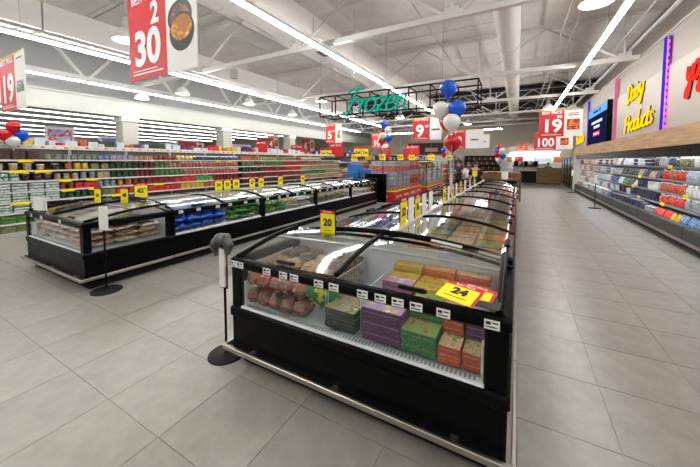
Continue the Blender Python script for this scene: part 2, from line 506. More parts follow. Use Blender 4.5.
HB = [(1.13, 6.85, 4.42, 'big dome lamp beside the bulkhead light strip, nearer the freezer islands'),
      (1.35, 19.3, 4.42, 'small dome lamp behind the red nineteen-ninety sign'),
      (-7.6, 3.6, 4.3, 'dome lamp behind the hanging two-for-thirty sign'),
      (-11.6, 7.4, 4.3, 'dome lamp near the small ceiling speaker'),
      (-13.75, 7.0, 4.25, 'dome lamp beside the tall off-white column'),
      (-11.0, 10.2, 4.3, 'dome lamp over the far end of the first gondola run'),
      (-7.7, 11.3, 4.3, 'dome lamp beside the wire frame of the teal script sign'),
      (-11.4, 13.8, 4.3, 'dome lamp over the second gondola run'),
      (-6.4, 18, 4.3, 'dome lamp above the promotion stacks'),
      (-4.6, 20.5, 4.3, 'dome lamp over the milk carton display'),
      (-3.1, 22.5, 4.2, 'dome lamp before the tan end wall')]
for h in HB: highbay(*h)
s_ = thing('ceiling_speaker', 'small grey cylinder speaker hung below the truss chord', 'speaker', (-8.0, 6.82, 4.3))
MB().lathe([(.11, 0), (.12, .02), (.12, .26), (.1, .28)], 16).obj('body', mat('speaker_grey', (.4, .4, .39), .6), s_)
MB().tube([(0, 0, .27), (0, 0, .36)], .01, 5).obj('hanger', GREYW, s_)

# ------------------------------------------------------------------ freezer islands
ARCH = [(0, .985), (.12, 1.002), (.25, 1.01), (.4, 1.005), (.55, .99), (.7, .967), (.85, .935), (1, .888)]
def arch_z(u):
    for (a, za), (b, zb) in zip(ARCH, ARCH[1:]):
        if u <= b: return za + (zb - za) * (u - a) / (b - a)
    return ARCH[-1][1]
WH = 1.01      # half width of an island
TAGW = mat('tag_white', (.85, .85, .84), .6)
TAGPR = pack('tag_print', 'EDEDEA', '26282B', 'EDEDEA', 9, .6, False, .35, dark='3A3C40')
tag_me = MB().box(-.03, .03, -.004, 0, -.02, .02).box(-.024, -.004, -.0046, -.004, 0, .013, 1).box(.002, .024, -.0046, -.004, .006, .012, 1).box(-.024, .02, -.0046, -.004, -.012, -.007, 1).scaled(1.2).mesh('price_tag', [TAGW, INK])
LED = emis('freezer_led', (.86, .93, 1.0), 3.2)

def steel_rail(m, a, b, z=.155, h=.02, w=.014):
    """box rail between two xy points with short stand-offs"""
    ax, ay = a; bx, by = b
    if abs(ax - bx) > abs(ay - by): m.box(min(ax, bx), max(ax, bx), ay - w, ay + w, z - h, z + h, 0, .005)
    else: m.box(ax - w, ax + w, min(ay, by), max(ay, by), z - h, z + h, 0, .005)

def freezer_unit(cx, s, y0, L, lb, grp, tags=0, fz=.475):
    """one bay of a back-to-back row; s=+1 opens to the dairy aisle"""
    t = thing('island_freezer', lb, 'freezer', (cx, y0, 0), group=grp)
    w = WH; e = .004
    def X(a, b): return (min(s * a, s * b), max(s * a, s * b))
    def bx(m, a, b, ya, yb, za, zb, mi=0, ch=0):
        x = X(a, b); return m.box(x[0], x[1], ya, yb, za, zb, mi, ch)
    bx(MB(), .003, w - .05, e, L - e, 0, .08).obj('kick_plate', BLACKM, t)
    bx(bx(MB(), .003, w, e, L - e, .08, .45, 0, .008), w, w + .012, e, L - e, .40, .47, 0, .004).obj('body', BLACK, t)
    bx(MB(), .003, w - .02, e, L - e, .45, fz).obj('well_floor', LINER, t)
    bx(MB(), w - .07, w - .005, e + .05, L - e - .05, .475, .505, 0, .004).obj('sill', WPLAST, t)
    bx(MB(), .003, .03, e, L - e, .475, .95).obj('inner_wall', LINER, t)
    bx(MB(), w - .03, w - .024, .055, L - .055, .505, .80).obj('side_glass', GLASS, t)
    for ya in (e, L - e - .055):
        bx(MB(), w - .055, w + .004, ya, ya + .055, .47, .86, 0, .006).obj('post', BLACK, t)
    bx(MB(), w - .06, w + .012, e, L - e, .80, .885, 0, .012).obj('top_rail', BLACK, t)
    bx(MB(), w - .075, w - .062, .08, L - .08, .80, .815).obj('led_bar', LED, t)
    m = MB(); x = s * (w + .035)
    steel_rail(m, (x, e), (x, L - e)); m.obj('bumper_rail', STEEL, t)
    for k in (0, 1):                      # two sliding lids
        ya = k * L / 2 + .02; yb = (k + 1) * L / 2 - .02
        rows = [[(s * u * w, yy, arch_z(u)) for u, _ in ARCH] for yy in (ya, yb)]
        lid = MB().sheet(rows, 0, .006).obj('lid_glass', LID, t)
        for yy in (ya, yb):
            MB().tube([(s * u * w, yy, arch_z(u) + .003) for u, _ in ARCH], .012, 6).obj('lid_frame', BLACK, lid)
        bx(MB(), w * .93, w * .975, (ya + yb) / 2 - .12, (ya + yb) / 2 + .12, arch_z(.95) + .001, arch_z(.95) + .028, 0, .008).obj('handle', BLACK, lid)
    bx(MB(), 0.001, .022, e, L - e, .95, 1.005).obj('centre_rail', mat('rail_white', (.6, .6, .59), .5), t)
    for k in range(tags):
        yy = L * (k + .5) / tags + random.uniform(-.05, .05)
        put('price_tag', tag_me, t, (s * (w + .013), yy, .845), rz=s * PI / 2)
    return t

def head_unit(xc, y0, D, lb, grp, tagx=()):
    """end cabinet with a front window; two curved lids side by side"""
    t = thing('end_freezer', lb, 'freezer', (xc, y0, 0), group=grp)
    w = WH
    MB().box(-w + .06, w - .06, .06, D - .002, 0, .085).obj('kick_plate', BLACKM, t)
    MB().box(-w, w, 0, D - .002, .085, .43, 0, .012).box(-w - .012, w + .012, -.014, D - .002, .40, .485, 0, .014).obj('body', BLACK, t)
    MB().box(-w + .03, w - .03, .03, D - .003, .45, .487).obj('well_floor', LINER, t)
    MB().box(-w + .11, w - .11, -.004, .055, .487, .502, 0, .003).obj('sill', WPLAST, t)
    m = MB()
    for k in range(72):
        x = -w + .16 + k * (2 * w - .32) / 71
        m.box(x - .006, x + .006, .018, .05, .502, .508)
    o = m.obj('sill_grille', mat('grille_grey', (.34, .36, .38), .5), t); o['kind'] = 'stuff'
    MB().box(-w + .11, w - .11, .006, .012, .50, .80).obj('front_glass', GLASS, t)
    for sx in (-1, 1):
        x0, x1 = sorted((sx * (w - .115), sx * w))
        MB().box(x0, x1, 0, .09, .48, .86, 0, .014).obj('post', BLACK, t)
        x0, x1 = sorted((sx * (w - .008), sx * (w - .002)))
        MB().box(x0, x1, .09, D - .08, .49, .80).obj('side_glass', GLASS, t)
        x0, x1 = sorted((sx * (w - .05), sx * w))
        MB().box(x0, x1, D - .08, D - .003, .48, .9, 0, .008).obj('post', BLACK, t)
        x0, x1 = sorted((sx * (w - .06), sx * (w + .012)))
        MB().box(x0, x1, .0, D - .003, .80, .885, 0, .014).obj('side_rail', BLACK, t)
        # white thermometer strip / liner edge inside the corner
        x0, x1 = sorted((sx * (w - .13), sx * (w - .118)))
        MB().box(x0, x1, .03, .085, .50, .70).obj('liner_edge', WPLAST, t)
    MB().box(-w - .012, w + .012, -.014, .055, .805, .885, 0, .018).obj('top_rail', BLACK, t)
    MB().box(-w + .15, w - .15, .057, .07, .80, .815).obj('led_bar', LED, t)
    MB().box(-w + .03, w - .03, D - .035, D - .003, .487, .93).obj('inner_wall', LINER, t)
    prof = [(0, .885), (.12, .903), (.25, .925), (.4, .948), (.55, .966), (.7, .978), (.85, .985), (1, .987)]
    Dl = D - .06
    for sx in (-1, 1):
        xa, xb = sorted((sx * .02, sx * (w - .05)))
        rows = [[(x, .03 + v * (Dl - .03), z + .02 * (1 - (x / w) ** 2)) for v, z in prof] for x in [xa + (xb - xa) * q / 6 for q in range(7)]]
        lid = MB().sheet(rows[::-1], 0, .006).obj('lid_glass', LID, t)
        for xe in ((xa, xb) if sx < 0 else (xb,)):
            MB().tube([(xe, .03 + v * (Dl - .03), z + .005 + .02 * (1 - (xe / w) ** 2)) for v, z in prof], .02, 6).obj('lid_frame', BLACK, lid)
        xm = (xa + xb) / 2
        MB().box(xm - .09, xm + .09, .05, .085, .893, .918, 0, .01).obj('handle', BLACK, lid)
        # cross rails carrying the lids
        MB().tube([(x, Dl * .62, .957 + .02 * (1 - (x / w) ** 2)) for x in (xa, xm, xb)], .012, 5).obj('slide_rail', mat('rail_grey', (.55, .56, .55), .35, .6), lid)
    # arched frame closing the rear edge
    MB().tube([(w * q / 8, D - .03, .935 + .10 * (1 - abs(q / 8) ** 2.2)) for q in range(-8, 9)], .026, 6).obj('arched_frame', BLACK, t)
    MB().tube([(w * q / 8, D - .10, .905 + .095 * (1 - abs(q / 8) ** 2.2)) for q in range(-8, 9)], .014, 6).obj('arched_frame', BLACK, t)
    for xa, xb in ((.42, .66), (.78, .93)):
        MB().tube([(x, D - .054, .937 + .10 * (1 - abs(x / w) ** 2.2)) for x in (xa, (xa + xb) / 2, xb)], .012, 4).obj('label_strip', PAPER, t)
    m = MB()
    steel_rail(m, (-w - .05, -.055), (w + .05, -.055)); m.obj('bumper_rail', STEEL, t)
    for sx in (-1, 1):
        m = MB(); steel_rail(m, (sx * (w + .036), -.04), (sx * (w + .036), D - .003)); m.obj('bumper_rail', STEEL, t)
    for x in (-w + .25, 0, w - .25):
        MB().box(x - .02, x + .02, -.042, .0, .14, .17).obj('bracket', STEEL, t)
    for x in tagx:
        put('price_tag', tag_me, t, (x, -.0142, .845))
    return t

RX, LX = -1.02, -5.79
RH = head_unit(RX, 1.66, .86, 'black end freezer holding pizza boxes and bagged meat under clear lids', 'island end freezers',
               tagx=[-.955, -.885, -.60, -.44, -.34, -.13, -.01, .2, .32, .43, .54, .69, .93])
LH = head_unit(LX, 1.68, 1.12, 'black end freezer with pale bagged meat behind its windows, beside a black sign stand', 'island end freezers',
               tagx=[-.7, -.3, .35])
ORD = ['first', 'second', 'third', 'fourth']
for k in range(4):
    freezer_unit(RX, 1, 2.522 + k * 2.3, 2.298, '%s bay behind the pizza end freezer, open to the dairy aisle' % ORD[k], 'pizza island freezer bays', fz=.72)
    freezer_unit(RX, -1, 2.522 + k * 2.3, 2.298, '%s bay behind the pizza end freezer, open to the centre aisle' % ORD[k], 'pizza island freezer bays', fz=.74)
    freezer_unit(LX, 1, 2.802 + k * 1.98, 1.978, ['glass-sided freezer bay heaped with blue bags', 'glass-sided freezer bay holding green and mixed bags',
                 'glass-sided freezer bay with dark packs, third behind the pale-meat end freezer', 'last glass-sided freezer bay before the red-skirted stacks'][k], 'pale-meat island freezer bays', tags=6)
    freezer_unit(LX, -1, 2.802 + k * 1.98, 1.978, '%s freezer bay of the pale-meat island on its gondola side' % ORD[k], 'pale-meat island freezer bays', fz=.72)
endcap = thing('freezer_end_panel', 'black end panel closing the pale-meat island by the promotion stacks', 'panel', (LX, 10.73, 0))
MB().box(-WH, WH, 0, .12, 0, 1.0, 0, .02).obj('panel', BLACK, endcap)
MB().box(WH - .2, WH - .1, -.02, 0, .62, .72).obj('badge', RED, endcap)
endcap = thing('freezer_end_panel', 'black end panel closing the pizza island by the wicker-brown crates', 'panel', (RX, 11.73, 0))
MB().box(-WH, WH, 0, .12, 0, 1.0, 0, .02).obj('panel', BLACK, endcap)
MB().box(.5, .75, .118, .125, .3, .5).obj('badge', WPLAST, endcap)

# ------------------------------------------------------------------ frozen goods
def pillow(w, d, h, seed, n=8, wob=.25):
    rg = random.Random(seed); m = MB()
    ph = [rg.uniform(0, 6) for _ in range(6)]
    def zz(u, v, sgn):
        e = max(0, (1 - u ** 4)) ** .5 * max(0, (1 - v ** 4)) ** .5
        b = 1 - wob * (.5 + .5 * math.sin(3.1 * u + ph[0]) * math.cos(2.7 * v + ph[1]) + .35 * math.sin(7 * u + ph[2] + 3 * v))
        return sgn * h / 2 * e * b
    for sgn in (1, -1):
        rows = []
        for i in range(n + 1):
            u = -1 + 2 * i / n
            rows.append([(u * w / 2 * (1 + .05 * math.sin(5 * v + ph[3])), v * d / 2 * (1 + .05 * math.sin(4 * u + ph[4])), zz(u, v, sgn) + h / 2)
                         for v in [-1 + 2 * j / n for j in range(n + 1)]])
        if sgn < 0: rows = rows[::-1]
        m.sheet(rows)
    return m
def bagset(name, mats, w, d, h, wob=.25):
    """three crumpled variants per film print"""
    out = []
    for k, mt in enumerate(mats):
        for q in range(2):
            out.append(pillow(w, d, h, k * 7 + q + len(name), wob=wob).mesh(name, mt))
    return out
BAGBLUE = [pack('film_blue', '0B2E80', '1B4FB8', 'E8E8EE', 4, .3, False, .15, '041850'), pack('film_blue2', '123C9A', '2F6BD0', 'E8DDB0', 3.4, .3, False, .3, '081F66')]
BAGGREEN = [pack('film_green', '17502A', '4F8A34', 'F0E9D0', 4, .3, False, .3, '0A2C15'), pack('film_green2', '2C7D3E', 'D9C23A', 'F2EEE4', 3.5, .3, False, .3, '123F1E')]
BAGWHITE = [pack('film_white', 'C9CBCB', '8E9EA8', 'F2F2F0', 4, .3, False, .6, '7A7F84'), pack('film_mix', 'B9B4A8', 'B0503C', 'EDEDE8', 4, .3, False, .5, '5A564E')]
BAGMEAT = [pack('film_meat_red', '8E4A3E', 'C24A38', 'D9C4B4', 5, .25, False, .45, '4E2C26'), pack('film_meat_brown', '7D5F50', 'B83F30', 'DDD0C4', 5, .25, False, .4, '43322B')]
BAGPALE = [pack('film_meat_pale', 'C7A893', 'D9C9BB', 'EDE6DE', 3.6, .25, False, .6, '94695A'), pack('film_meat_pink', 'BE8F7C', 'DCCBBE', 'EDE8E2', 4, .25, False, .5, '8C5140')]
BAGTAN = [pack('film_tan', '8F6B45', 'B4874E', 'D8C29A', 5, .3, False, .4, '55402C'), pack('film_brown', '5E4A3C', '8A6A50', 'B09880', 6, .3, False, .4, '352A24')]
BAGDARK = [pack('film_dark', '3B3A36', '6A6458', 'BDB8AC', 5, .3, False, .4, '1C1C1A'), pack('film_olive', '575036', '8A7A3A', 'C8BC9A', 5, .3, False, .4, '2C2A1C')]
MB_ = {'blue': bagset('frozen_bag', BAGBLUE, .30, .22, .135, .35), 'green': bagset('frozen_bag', BAGGREEN, .30, .24, .135, .35),
       'white': bagset('frozen_bag', BAGWHITE, .30, .24, .10), 'meat': bagset('meat_bag', BAGMEAT, .17, .2, .13),
       'pale': bagset('meat_bag', BAGPALE, .36, .24, .10), 'tan': bagset('frozen_bag', BAGTAN, .24, .2, .1), 'dark': bagset('frozen_bag', BAGDARK, .28, .22, .09)}
DIM = {'blue': (.30, .22, .115), 'green': (.30, .24, .115), 'white': (.30, .24, .10), 'meat': (.17, .2, .13), 'pale': (.36, .24, .10), 'tan': (.24, .2, .1), 'dark': (.28, .22, .09)}
rg = random.Random(3)
def heap(kind, x0, x1, y0, y1, z0, z1, nx, ny, nz, lb, grp, cat='frozen bag', name='frozen_bag'):
    """bags laid in rough rows, tier on tier"""
    for k in range(nz):
        for i in range(nx):
            for j in range(ny):
                x = x0 + (x1 - x0) * (i + .5) / nx + rg.uniform(-.005, .005)
                y = y0 + (y1 - y0) * (j + .5) / ny + rg.uniform(-.005, .005)
                z = z0 + (z1 - z0) * k / max(1, nz) + rg.uniform(0, .006)
                me = rg.choice(MB_[kind]); cx_, cy_ = (x1 - x0) / nx, (y1 - y0) / ny; w_, d_, h_ = DIM[kind]
                turn = (w_ > d_) != (cx_ > cy_)
                if turn: cx_, cy_ = cy_, cx_
                sz = min(1, (z1 - z0) / nz / h_ * .98) if nz > 1 else 1; z += .008
                o = put(name, me, None, (x, y, z), rot=(rg.uniform(-.06, .06), rg.uniform(-.06, .06), (PI / 2 if turn else 0) + rg.choice((0, PI)) + rg.uniform(-.12, .12)), scale=(min(1.15, cx_ / w_ * .9), min(1.15, cy_ / d_ * .9), sz))
                tag(o, lb, cat, grp)

# right end freezer: meat at the left half
heap('meat', -1.93, -1.33, 1.70, 1.88, .49, .77, 5, 1, 2, 'lumpy clear bag of red-brown meat pressed against the front window', 'meat bags in the pizza end freezer', 'meat bag', 'meat_bag')
heap('tan', -1.95, -1.19, 1.95, 2.45, .49, .83, 4, 3, 3, 'tan printed bag under the lid beside the standing 20 card', 'tan bags in the pizza end freezer')
o = put('frozen_bag', MB_['green'][2], None, (-1.235, 1.80, .52), rot=(R(-62), R(-20), R(10)), scale=(.75, 1, 1)); tag(o, 'glossy bright green bag slumped between meat bags and wire basket', 'frozen bag')
o.location.z = .63
def boxmat(nm, side, top, acc):
    hi = ''.join('%02X' % min(255, int(int(side[i:i + 2], 16) * 1.45 + 12)) for i in (0, 2, 4))
    return [pack(nm + '_side', side, hi, 'D8CCC4', 13, .45, False, .12, st=(1, 1, 1.6)), pack(nm + '_top', top, acc, 'F4EFE6', 4, .4, False, .3)]
def boxmesh(name, w, d, h, ms):
    m = MB().box(-w / 2, w / 2, -d / 2, d / 2, 0, h, 0, .003)
    for i, f in enumerate(m.f):
        if all(abs(m.v[q][2] - h) < 1e-6 for q in f): m.m[i] = 1
    # flap seam round the front
    m.box(-w / 2 + .01, w / 2 - .01, -d / 2 - .0012, -d / 2 + .001, h * .62, h * .66, 1)
    return m.mesh(name, ms)
PZ = {'purple': boxmat('purple', '5B2F57', 'A98BB8', 'D9B43A'), 'green': boxmat('leaf', '2F6B3C', '7FA05A', 'C0392B'),
      'orange': boxmat('brick', 'B5452F', 'D9B48A', '5F9A4A'), 'dark': boxmat('slate', '27302F', '9A8464', '6A6A3A'),
      'yellow': boxmat('mustard', 'B59A2E', 'C8B23F', 'D05A2E'), 'amber': boxmat('amber', 'C46A2C', 'D98F4E', 'E6C24A'),
      'lilac': boxmat('lilac', '8A5A7A', 'C79AB0', 'E8DCE4')}
def stack(kind, xc, yc, w, d, h, n, z0, lb, grp):
    me = boxmesh('pizza_box', w, d, h, PZ[kind])
    for k in range(n):
        o = put('pizza_box', me, None, (xc + rg.uniform(-.004, .004), yc + rg.uniform(-.004, .004), z0 + k * (h + .001)), rz=rg.uniform(-.02, .02))
        tag(o, lb, 'food box', grp)
G = 'boxes in the pizza end freezer'
zf = .51
stack('dark', -1.04, 1.85, .24, .24, .045, 3, zf, 'dark slate box in the wire basket, printed lettering on its side', G)
stack('purple', -.735, 1.85, .27, .25, .07, 3, zf, 'purple box with a lilac top in the front stack', G)
stack('green', -.49, 1.81, .215, .17, .066, 2, zf, 'green box of the low front stack with a red-speckled top', G)
stack('green', -.49, 2.0, .215, .19, .058, 4, zf, 'green box of the taller stack behind the low green one', G)
stack('orange', -.315, 1.80, .125, .15, .05, 2, zf, 'brick-orange box in the front row between green boxes and corner post', G)
stack('orange', -.18, 1.80, .125, .15, .05, 2, zf, 'brick-orange box in the front row beside the corner post', G)
stack('orange', -.315, 1.96, .125, .15, .062, 4, zf, 'brick-orange box of the taller rear stack', G)
stack('purple', -.18, 1.96, .125, .15, .062, 4, zf, 'narrow purple box behind the front orange boxes', G)
RW = [['lilac', 'yellow', 'amber'], ['yellow', 'yellow', 'amber'], ['yellow', 'amber', 'orange']]
RWN = [['pink-lilac', 'mustard yellow', 'amber'], ['pale yellow', 'deep yellow', 'amber orange'], ['yellow', 'amber', 'brick-orange']]
for j in range(3):
    for i in range(3):
        stack(RW[j][i], -.765 + i * .25, 2.165 + j * .127, .235, .12, .05, 5 if j < 2 else 6, zf, '%s box in the %s row under the lid with the lying yellow cards' % (RWN[j][i], ['front', 'middle', 'rear'][j]), G)
stack('amber', -.085, 2.2, .08, .18, .05, 5, zf, 'slim amber box in the corner under the yellow twenty-four cards', G)
WIRE = mat('wire_white', (.7, .72, .74), .35, .3)
def wire_panel(x, y0, y1, z0, z1, lb):
    t = thing('wire_divider', lb, 'wire divider', (x, y0, z0), group='wire dividers in the pizza end freezer')
    m = MB(); m.tube([(0, 0, 0), (0, y1 - y0, 0), (0, y1 - y0, z1 - z0), (0, 0, z1 - z0)], .004, 5, closed=True); m.obj('rim', WIRE, t)
    m = MB(); n = int((y1 - y0) / .03)
    for k in range(1, n): m.tube([(0, (y1 - y0) * k / n, 0), (0, (y1 - y0) * k / n, z1 - z0)], .0025, 4)
    m.obj('wires', WIRE, t)
wire_panel(-1.175, 1.77, 2.44, .49, .78, 'white wire divider between the green bag and the dark boxes')
wire_panel(-.895, 1.77, 2.44, .49, .78, 'white wire divider between the dark and the purple boxes')

# pale-meat end freezer: pale meat
heap('pale', -6.72, -4.88, 1.78, 2.7, .49, .74, 5, 3, 3, 'pale pink bag of meat in the end freezer beside the sign stand', 'pale meat bags in the pale-meat end freezer', 'meat bag', 'meat_bag')
heap('dark', -6.7, -4.9, 1.8, 2.65, .74, .8, 6, 3, 1, 'dark brown pack laid on top of the pale meat bags', 'dark packs in the pale-meat end freezer')
# left island bays, aisle side then gondola side
def bay(kind, cx, s, y0, L, lb, grp, nx=3, ny=7, nz=2, zt=.72, z0=.48):
    xs = sorted((cx + s * .07, cx + s * .92))
    heap(kind, xs[0], xs[1], y0 + .07, y0 + L - .07, z0, zt, nx, ny, nz, lb, grp)
g1 = 'bags in the pale-meat island bays'
bay('blue', LX, 1, 2.8, 1.2, 'glossy blue bag in the heap behind the side glass', g1, 3, 4, 3, .83)
bay('green', LX, 1, 4.0, .8, 'green bag next to the heap of blue bags', g1, 2, 3, 3, .80)
bay('green', LX, 1, 4.78, 1.1, 'green and yellow bag in the second bay of the pale-meat island', g1, 2, 4, 2, .78)
bay('white', LX, 1, 5.9, .86, 'white mixed bag beside the green and yellow bags', g1, 2, 3, 2, .76)
bay('dark', LX, 1, 6.76, 1.98, 'dark pack in the third bay of the pale-meat island', g1, 2, 6, 2, .7)
bay('white', LX, 1, 8.74, 1.98, 'white pack in the last bay of the pale-meat island', g1, 2, 5, 2, .66)
for k, kd in enumerate(('tan', 'white', 'meat', 'white')):
    bay(kd, LX, -1, 2.8 + k * 1.98, 1.98, '%s pack in the %s gondola-side bay of the pale-meat island' % (['tan', 'white', 'brown', 'pale'][k], ORD[k]), 'packs in the gondola-side bays', 2, 4, 1, .8, .725)
# right island, right row: colourful boxes first, then brown packs
g2 = 'packs in the dairy-aisle bays'
BX = [('yellow', 'lilac', 'amber'), ('amber', 'orange', 'yellow'), ('yellow', 'orange', 'green'), ('green', 'orange', 'amber'), ('dark', 'amber', 'green'), ('dark', 'dark', 'yellow'), ('dark', 'orange', 'dark')]
for j in range(7):
    for i in range(3):
        stack(BX[j][i], -.80 + i * .29, 2.70 + j * .315, .26, .28, .055, 2, .722, '%s food box in the first bay by the dairy aisle' % {'yellow': 'mustard', 'orange': 'brick-orange', 'green': 'leafy green', 'lilac': 'lilac', 'amber': 'amber', 'dark': 'slate-dark'}[BX[j][i]], 'food boxes in the first dairy-aisle bay')
bay('tan', RX, 1, 4.82, 2.3, 'brown pack in the second bay by the dairy aisle', g2, 3, 8, 1, .8, .725)
bay('meat', RX, 1, 7.12, 2.3, 'red-brown pack in the third bay by the dairy aisle', g2, 3, 7, 1, .8, .725)
bay('white', RX, 1, 9.42, 2.3, 'white pack in the last bay by the dairy aisle', g2, 2, 7, 1, .84, .725)
g3 = 'packs in the centre-aisle bays'
bay('white', RX, -1, 2.52, 1.0, 'white and red pack in the first bay by the centre aisle', g3, 3, 4, 1, .84, .745)
bay('blue', RX, -1, 3.55, .8, 'blue bag in the first bay by the centre aisle', g3, 2, 3, 1, .84, .745)
bay('white', RX, -1, 4.82, 2.3, 'pale pack in the second bay by the centre aisle', g3, 2, 6, 1, .84, .745)
bay('meat', RX, -1, 7.12, 2.3, 'brown pack in the third bay by the centre aisle', g3, 2, 6, 1, .84, .745)

# ------------------------------------------------------------------ price cards
def card(word, w, h, loc, rz, lb, grp, style='yellow', stem=.06, lean=0, small=None, name='price_card'):
    """card in a black holder; faces -y before turning by rz; loc is its foot"""
    t = thing(name, lb, 'price card', loc, rz, grp)
    t.rotation_euler = (lean, 0, rz)
    MB().box(-w / 2 - .008, w / 2 + .008, 0, .008, stem - .008, stem + h + .008, 0, .003).obj('holder', BLACK, t)
    if stem > .02:
        MB().box(-.012, .012, 0, .008, 0, stem).obj('stem', BLACK, t)
        MB().box(-.04, .04, -.02, .03, 0, .008).obj('foot', BLACK, t)
    if style == 'yellow':
        MB().box(-w / 2, w / 2, -.003, 0, stem, stem + h * .86).obj('card', YEL, t)
        MB().box(-w / 2, w / 2, -.003, 0, stem + h * .86, stem + h).obj('header', RED, t)
        if w > .15: text('BEST PRICE', WPLAST, t, (0, -.004, stem + h * .93), h * .085, depth=.001, bold=.01)
        text(word, INK, t, (-.0 if not small else -w * .06, -.004, stem + h * .48), min(h * .42, w * 1.15 / max(1, len(word))), depth=.001, bold=.045)
        if small: text(small, INK, t, (w * .33, -.004, stem + h * .6), h * .16, depth=.001, bold=.02)
        MB().box(-w * .3, w * .3, -.0035, -.003, stem + h * .14, stem + h * .155).obj('fine_print', INK, t)
    else:
        MB().box(-w / 2, w / 2, -.003, 0, stem, stem + h).obj('card', PAPER, t)
    return t
card('20', .16, .225, (-1.555, 2.38, .955), 0, 'yellow price card reading 20 standing on the pizza end freezer', None, stem=.025)
g = 'cards on the centre rail of the pizza island'
card('52', .2, .29, (-1.02, 3.0, 1.0), PI / 2, 'tall yellow card reading 52 on the white centre rail', g, stem=.0)
card('', .19, .27, (-1.02, 3.25, 1.0), PI / 2, 'blank white card between the two tall yellow cards on the centre rail', g, 'white', stem=.0)
card('36', .2, .27, (-1.02, 3.5, 1.0), PI / 2, 'tall yellow card reading 36 between two blank white cards on the centre rail', g, stem=.0)
for y in (3.78, 4.12):
    card('', .19, .26, (-1.02, y, 1.0), PI / 2, 'blank white card behind the tall yellow 36 card', g, 'white', stem=.0)
for y in (5.0, 5.7, 6.6):
    card('45', .2, .26, (-1.02, y, 1.0), PI / 2, 'yellow card farther down the white centre rail', g, stem=.0)
for y in (5.35, 6.1, 7.2, 8.0, 8.9):
    o = card('', .19, .24, (-1.02, y, 1.0), PI / 2, 'white card farther down the white centre rail', g, 'white', stem=.0)
g = 'cards on the pale-meat island'
card('42', .21, .25, (-5.78, 2.87, 1.0), PI / 2, 'large yellow card reading 42 behind the pale-meat end freezer', g, stem=.03, small='99')
for y, w_ in ((4.45, '34'), (4.68, '32'), (4.93, '33')):
    card(w_, .185, .24, (-5.78, y, 1.0), PI / 2, 'yellow card reading %s standing above the blue bags' % w_, g, stem=.02)
for y, w_ in ((5.42, '27'), (5.72, '24')):
    card(w_, .18, .23, (-5.78, y, 1.0), PI / 2, 'yellow card reading %s above the green and yellow bags' % w_, g, stem=.02)
for y, w_ in ((6.45, '22'), (7.45, '26')):
    card(w_, .18, .24, (-5.78, y, 1.0), PI / 2, 'yellow card reading %s above the farther pale-meat island bays' % w_, g, stem=.02)
card('26', .12, .25, (-5.86, 2.27, .985), R(18), 'slim yellow card reading 26 on the lid of the pale-meat end freezer', g, stem=.02)
card('48', .14, .26, (-5.58, 2.52, .97), R(18), 'slim yellow card reading 48 near the corner post of the pale-meat end freezer', g, stem=.02)
# two yellow cards lying on the lid
def flatcard(loc, rz, lb, word):
    t = thing('price_card', lb, 'price card', loc)
    t.rotation_euler = (R(8.5), R(2), rz)
    MB().box(-.105, .105, -.09, .09, 0, .004).obj('card', YEL, t)
    MB().box(-.105, .105, .062, .09, .004, .0055).obj('header', RED, t)
    text('BEST PRICE', WPLAST, t, (0, .076, .0058), .022, rot=(0, 0, 0), depth=.0006, bold=.01)
    MB().box(.09, .105, -.09, .062, .004, .0055).obj('edge_stripe', RED, t)
    text(word, INK, t, (-.005, .005, .0058), .085, rot=(0, 0, 0), depth=.0006, bold=.05)
    MB().box(-.07, .05, -.055, -.051, .004, .005).obj('fine_print', INK, t)
flatcard((-.195, 1.775, .925), R(-10), 'yellow price card lying half under the 24 card on the lid', '24')
flatcard((-.26, 1.745, .931), R(-14), 'yellow price card reading 24 lying on top on the end freezer lid', '24')
tag(MB().box(-.11, .11, -.085, .085, 0, .004).obj('dark_card', mat('card_dark', (.02, .02, .02), .5), None, (-.165, 1.745, .918), R(-6)), 'dark backing card peeking out under the lying yellow cards', 'card')

# ------------------------------------------------------------------ sign stands on round bases
def stand(x, y, lb, pole=.86, r=.16, rz=R(30), papers=True, zp=None):
    t = thing('sign_stand', lb, 'sign stand', (x, y, 0))
    MB().lathe([(r, 0), (r, .008), (r * .96, .014), (.03, .018), (.02, .03)], 28).obj('base', BLACKM, t)
    MB().tube([(0, 0, .02), (0, 0, pole)], .011, 8).obj('pole', BLACK, t)
    if papers:
        o = MB().box(-.045, .045, -.014, -.002, pole - .06, pole + .24, 0, .003)    .box(-.04, .045, -.02, -.015, pole - .03, pole + .225).obj('sign_sheet', PAPER, t, rz=rz)
        MB().box(-.048, .048, -.002, .004, pole - .065, pole + .245).obj('backing_board', mat('board_grey', (.5, .5, .5), .5), t, rz=rz)
    return t
stand(-4.6, 1.83, 'black round-based stand holding white sheets before the pale-meat end freezer', .85, .17, R(55))
s1 = stand(-2.16, 1.70, 'black round-based stand at the corner of the pizza end freezer', .62, .15, R(10), False)
MB().box(-.045, .02, -.02, .006, .6, .93, 0, .004).obj('sign_sheet', PAPER, s1)
MB().box(-.05, .025, .006, .012, .58, .95).obj('backing_board', BLACK, s1)
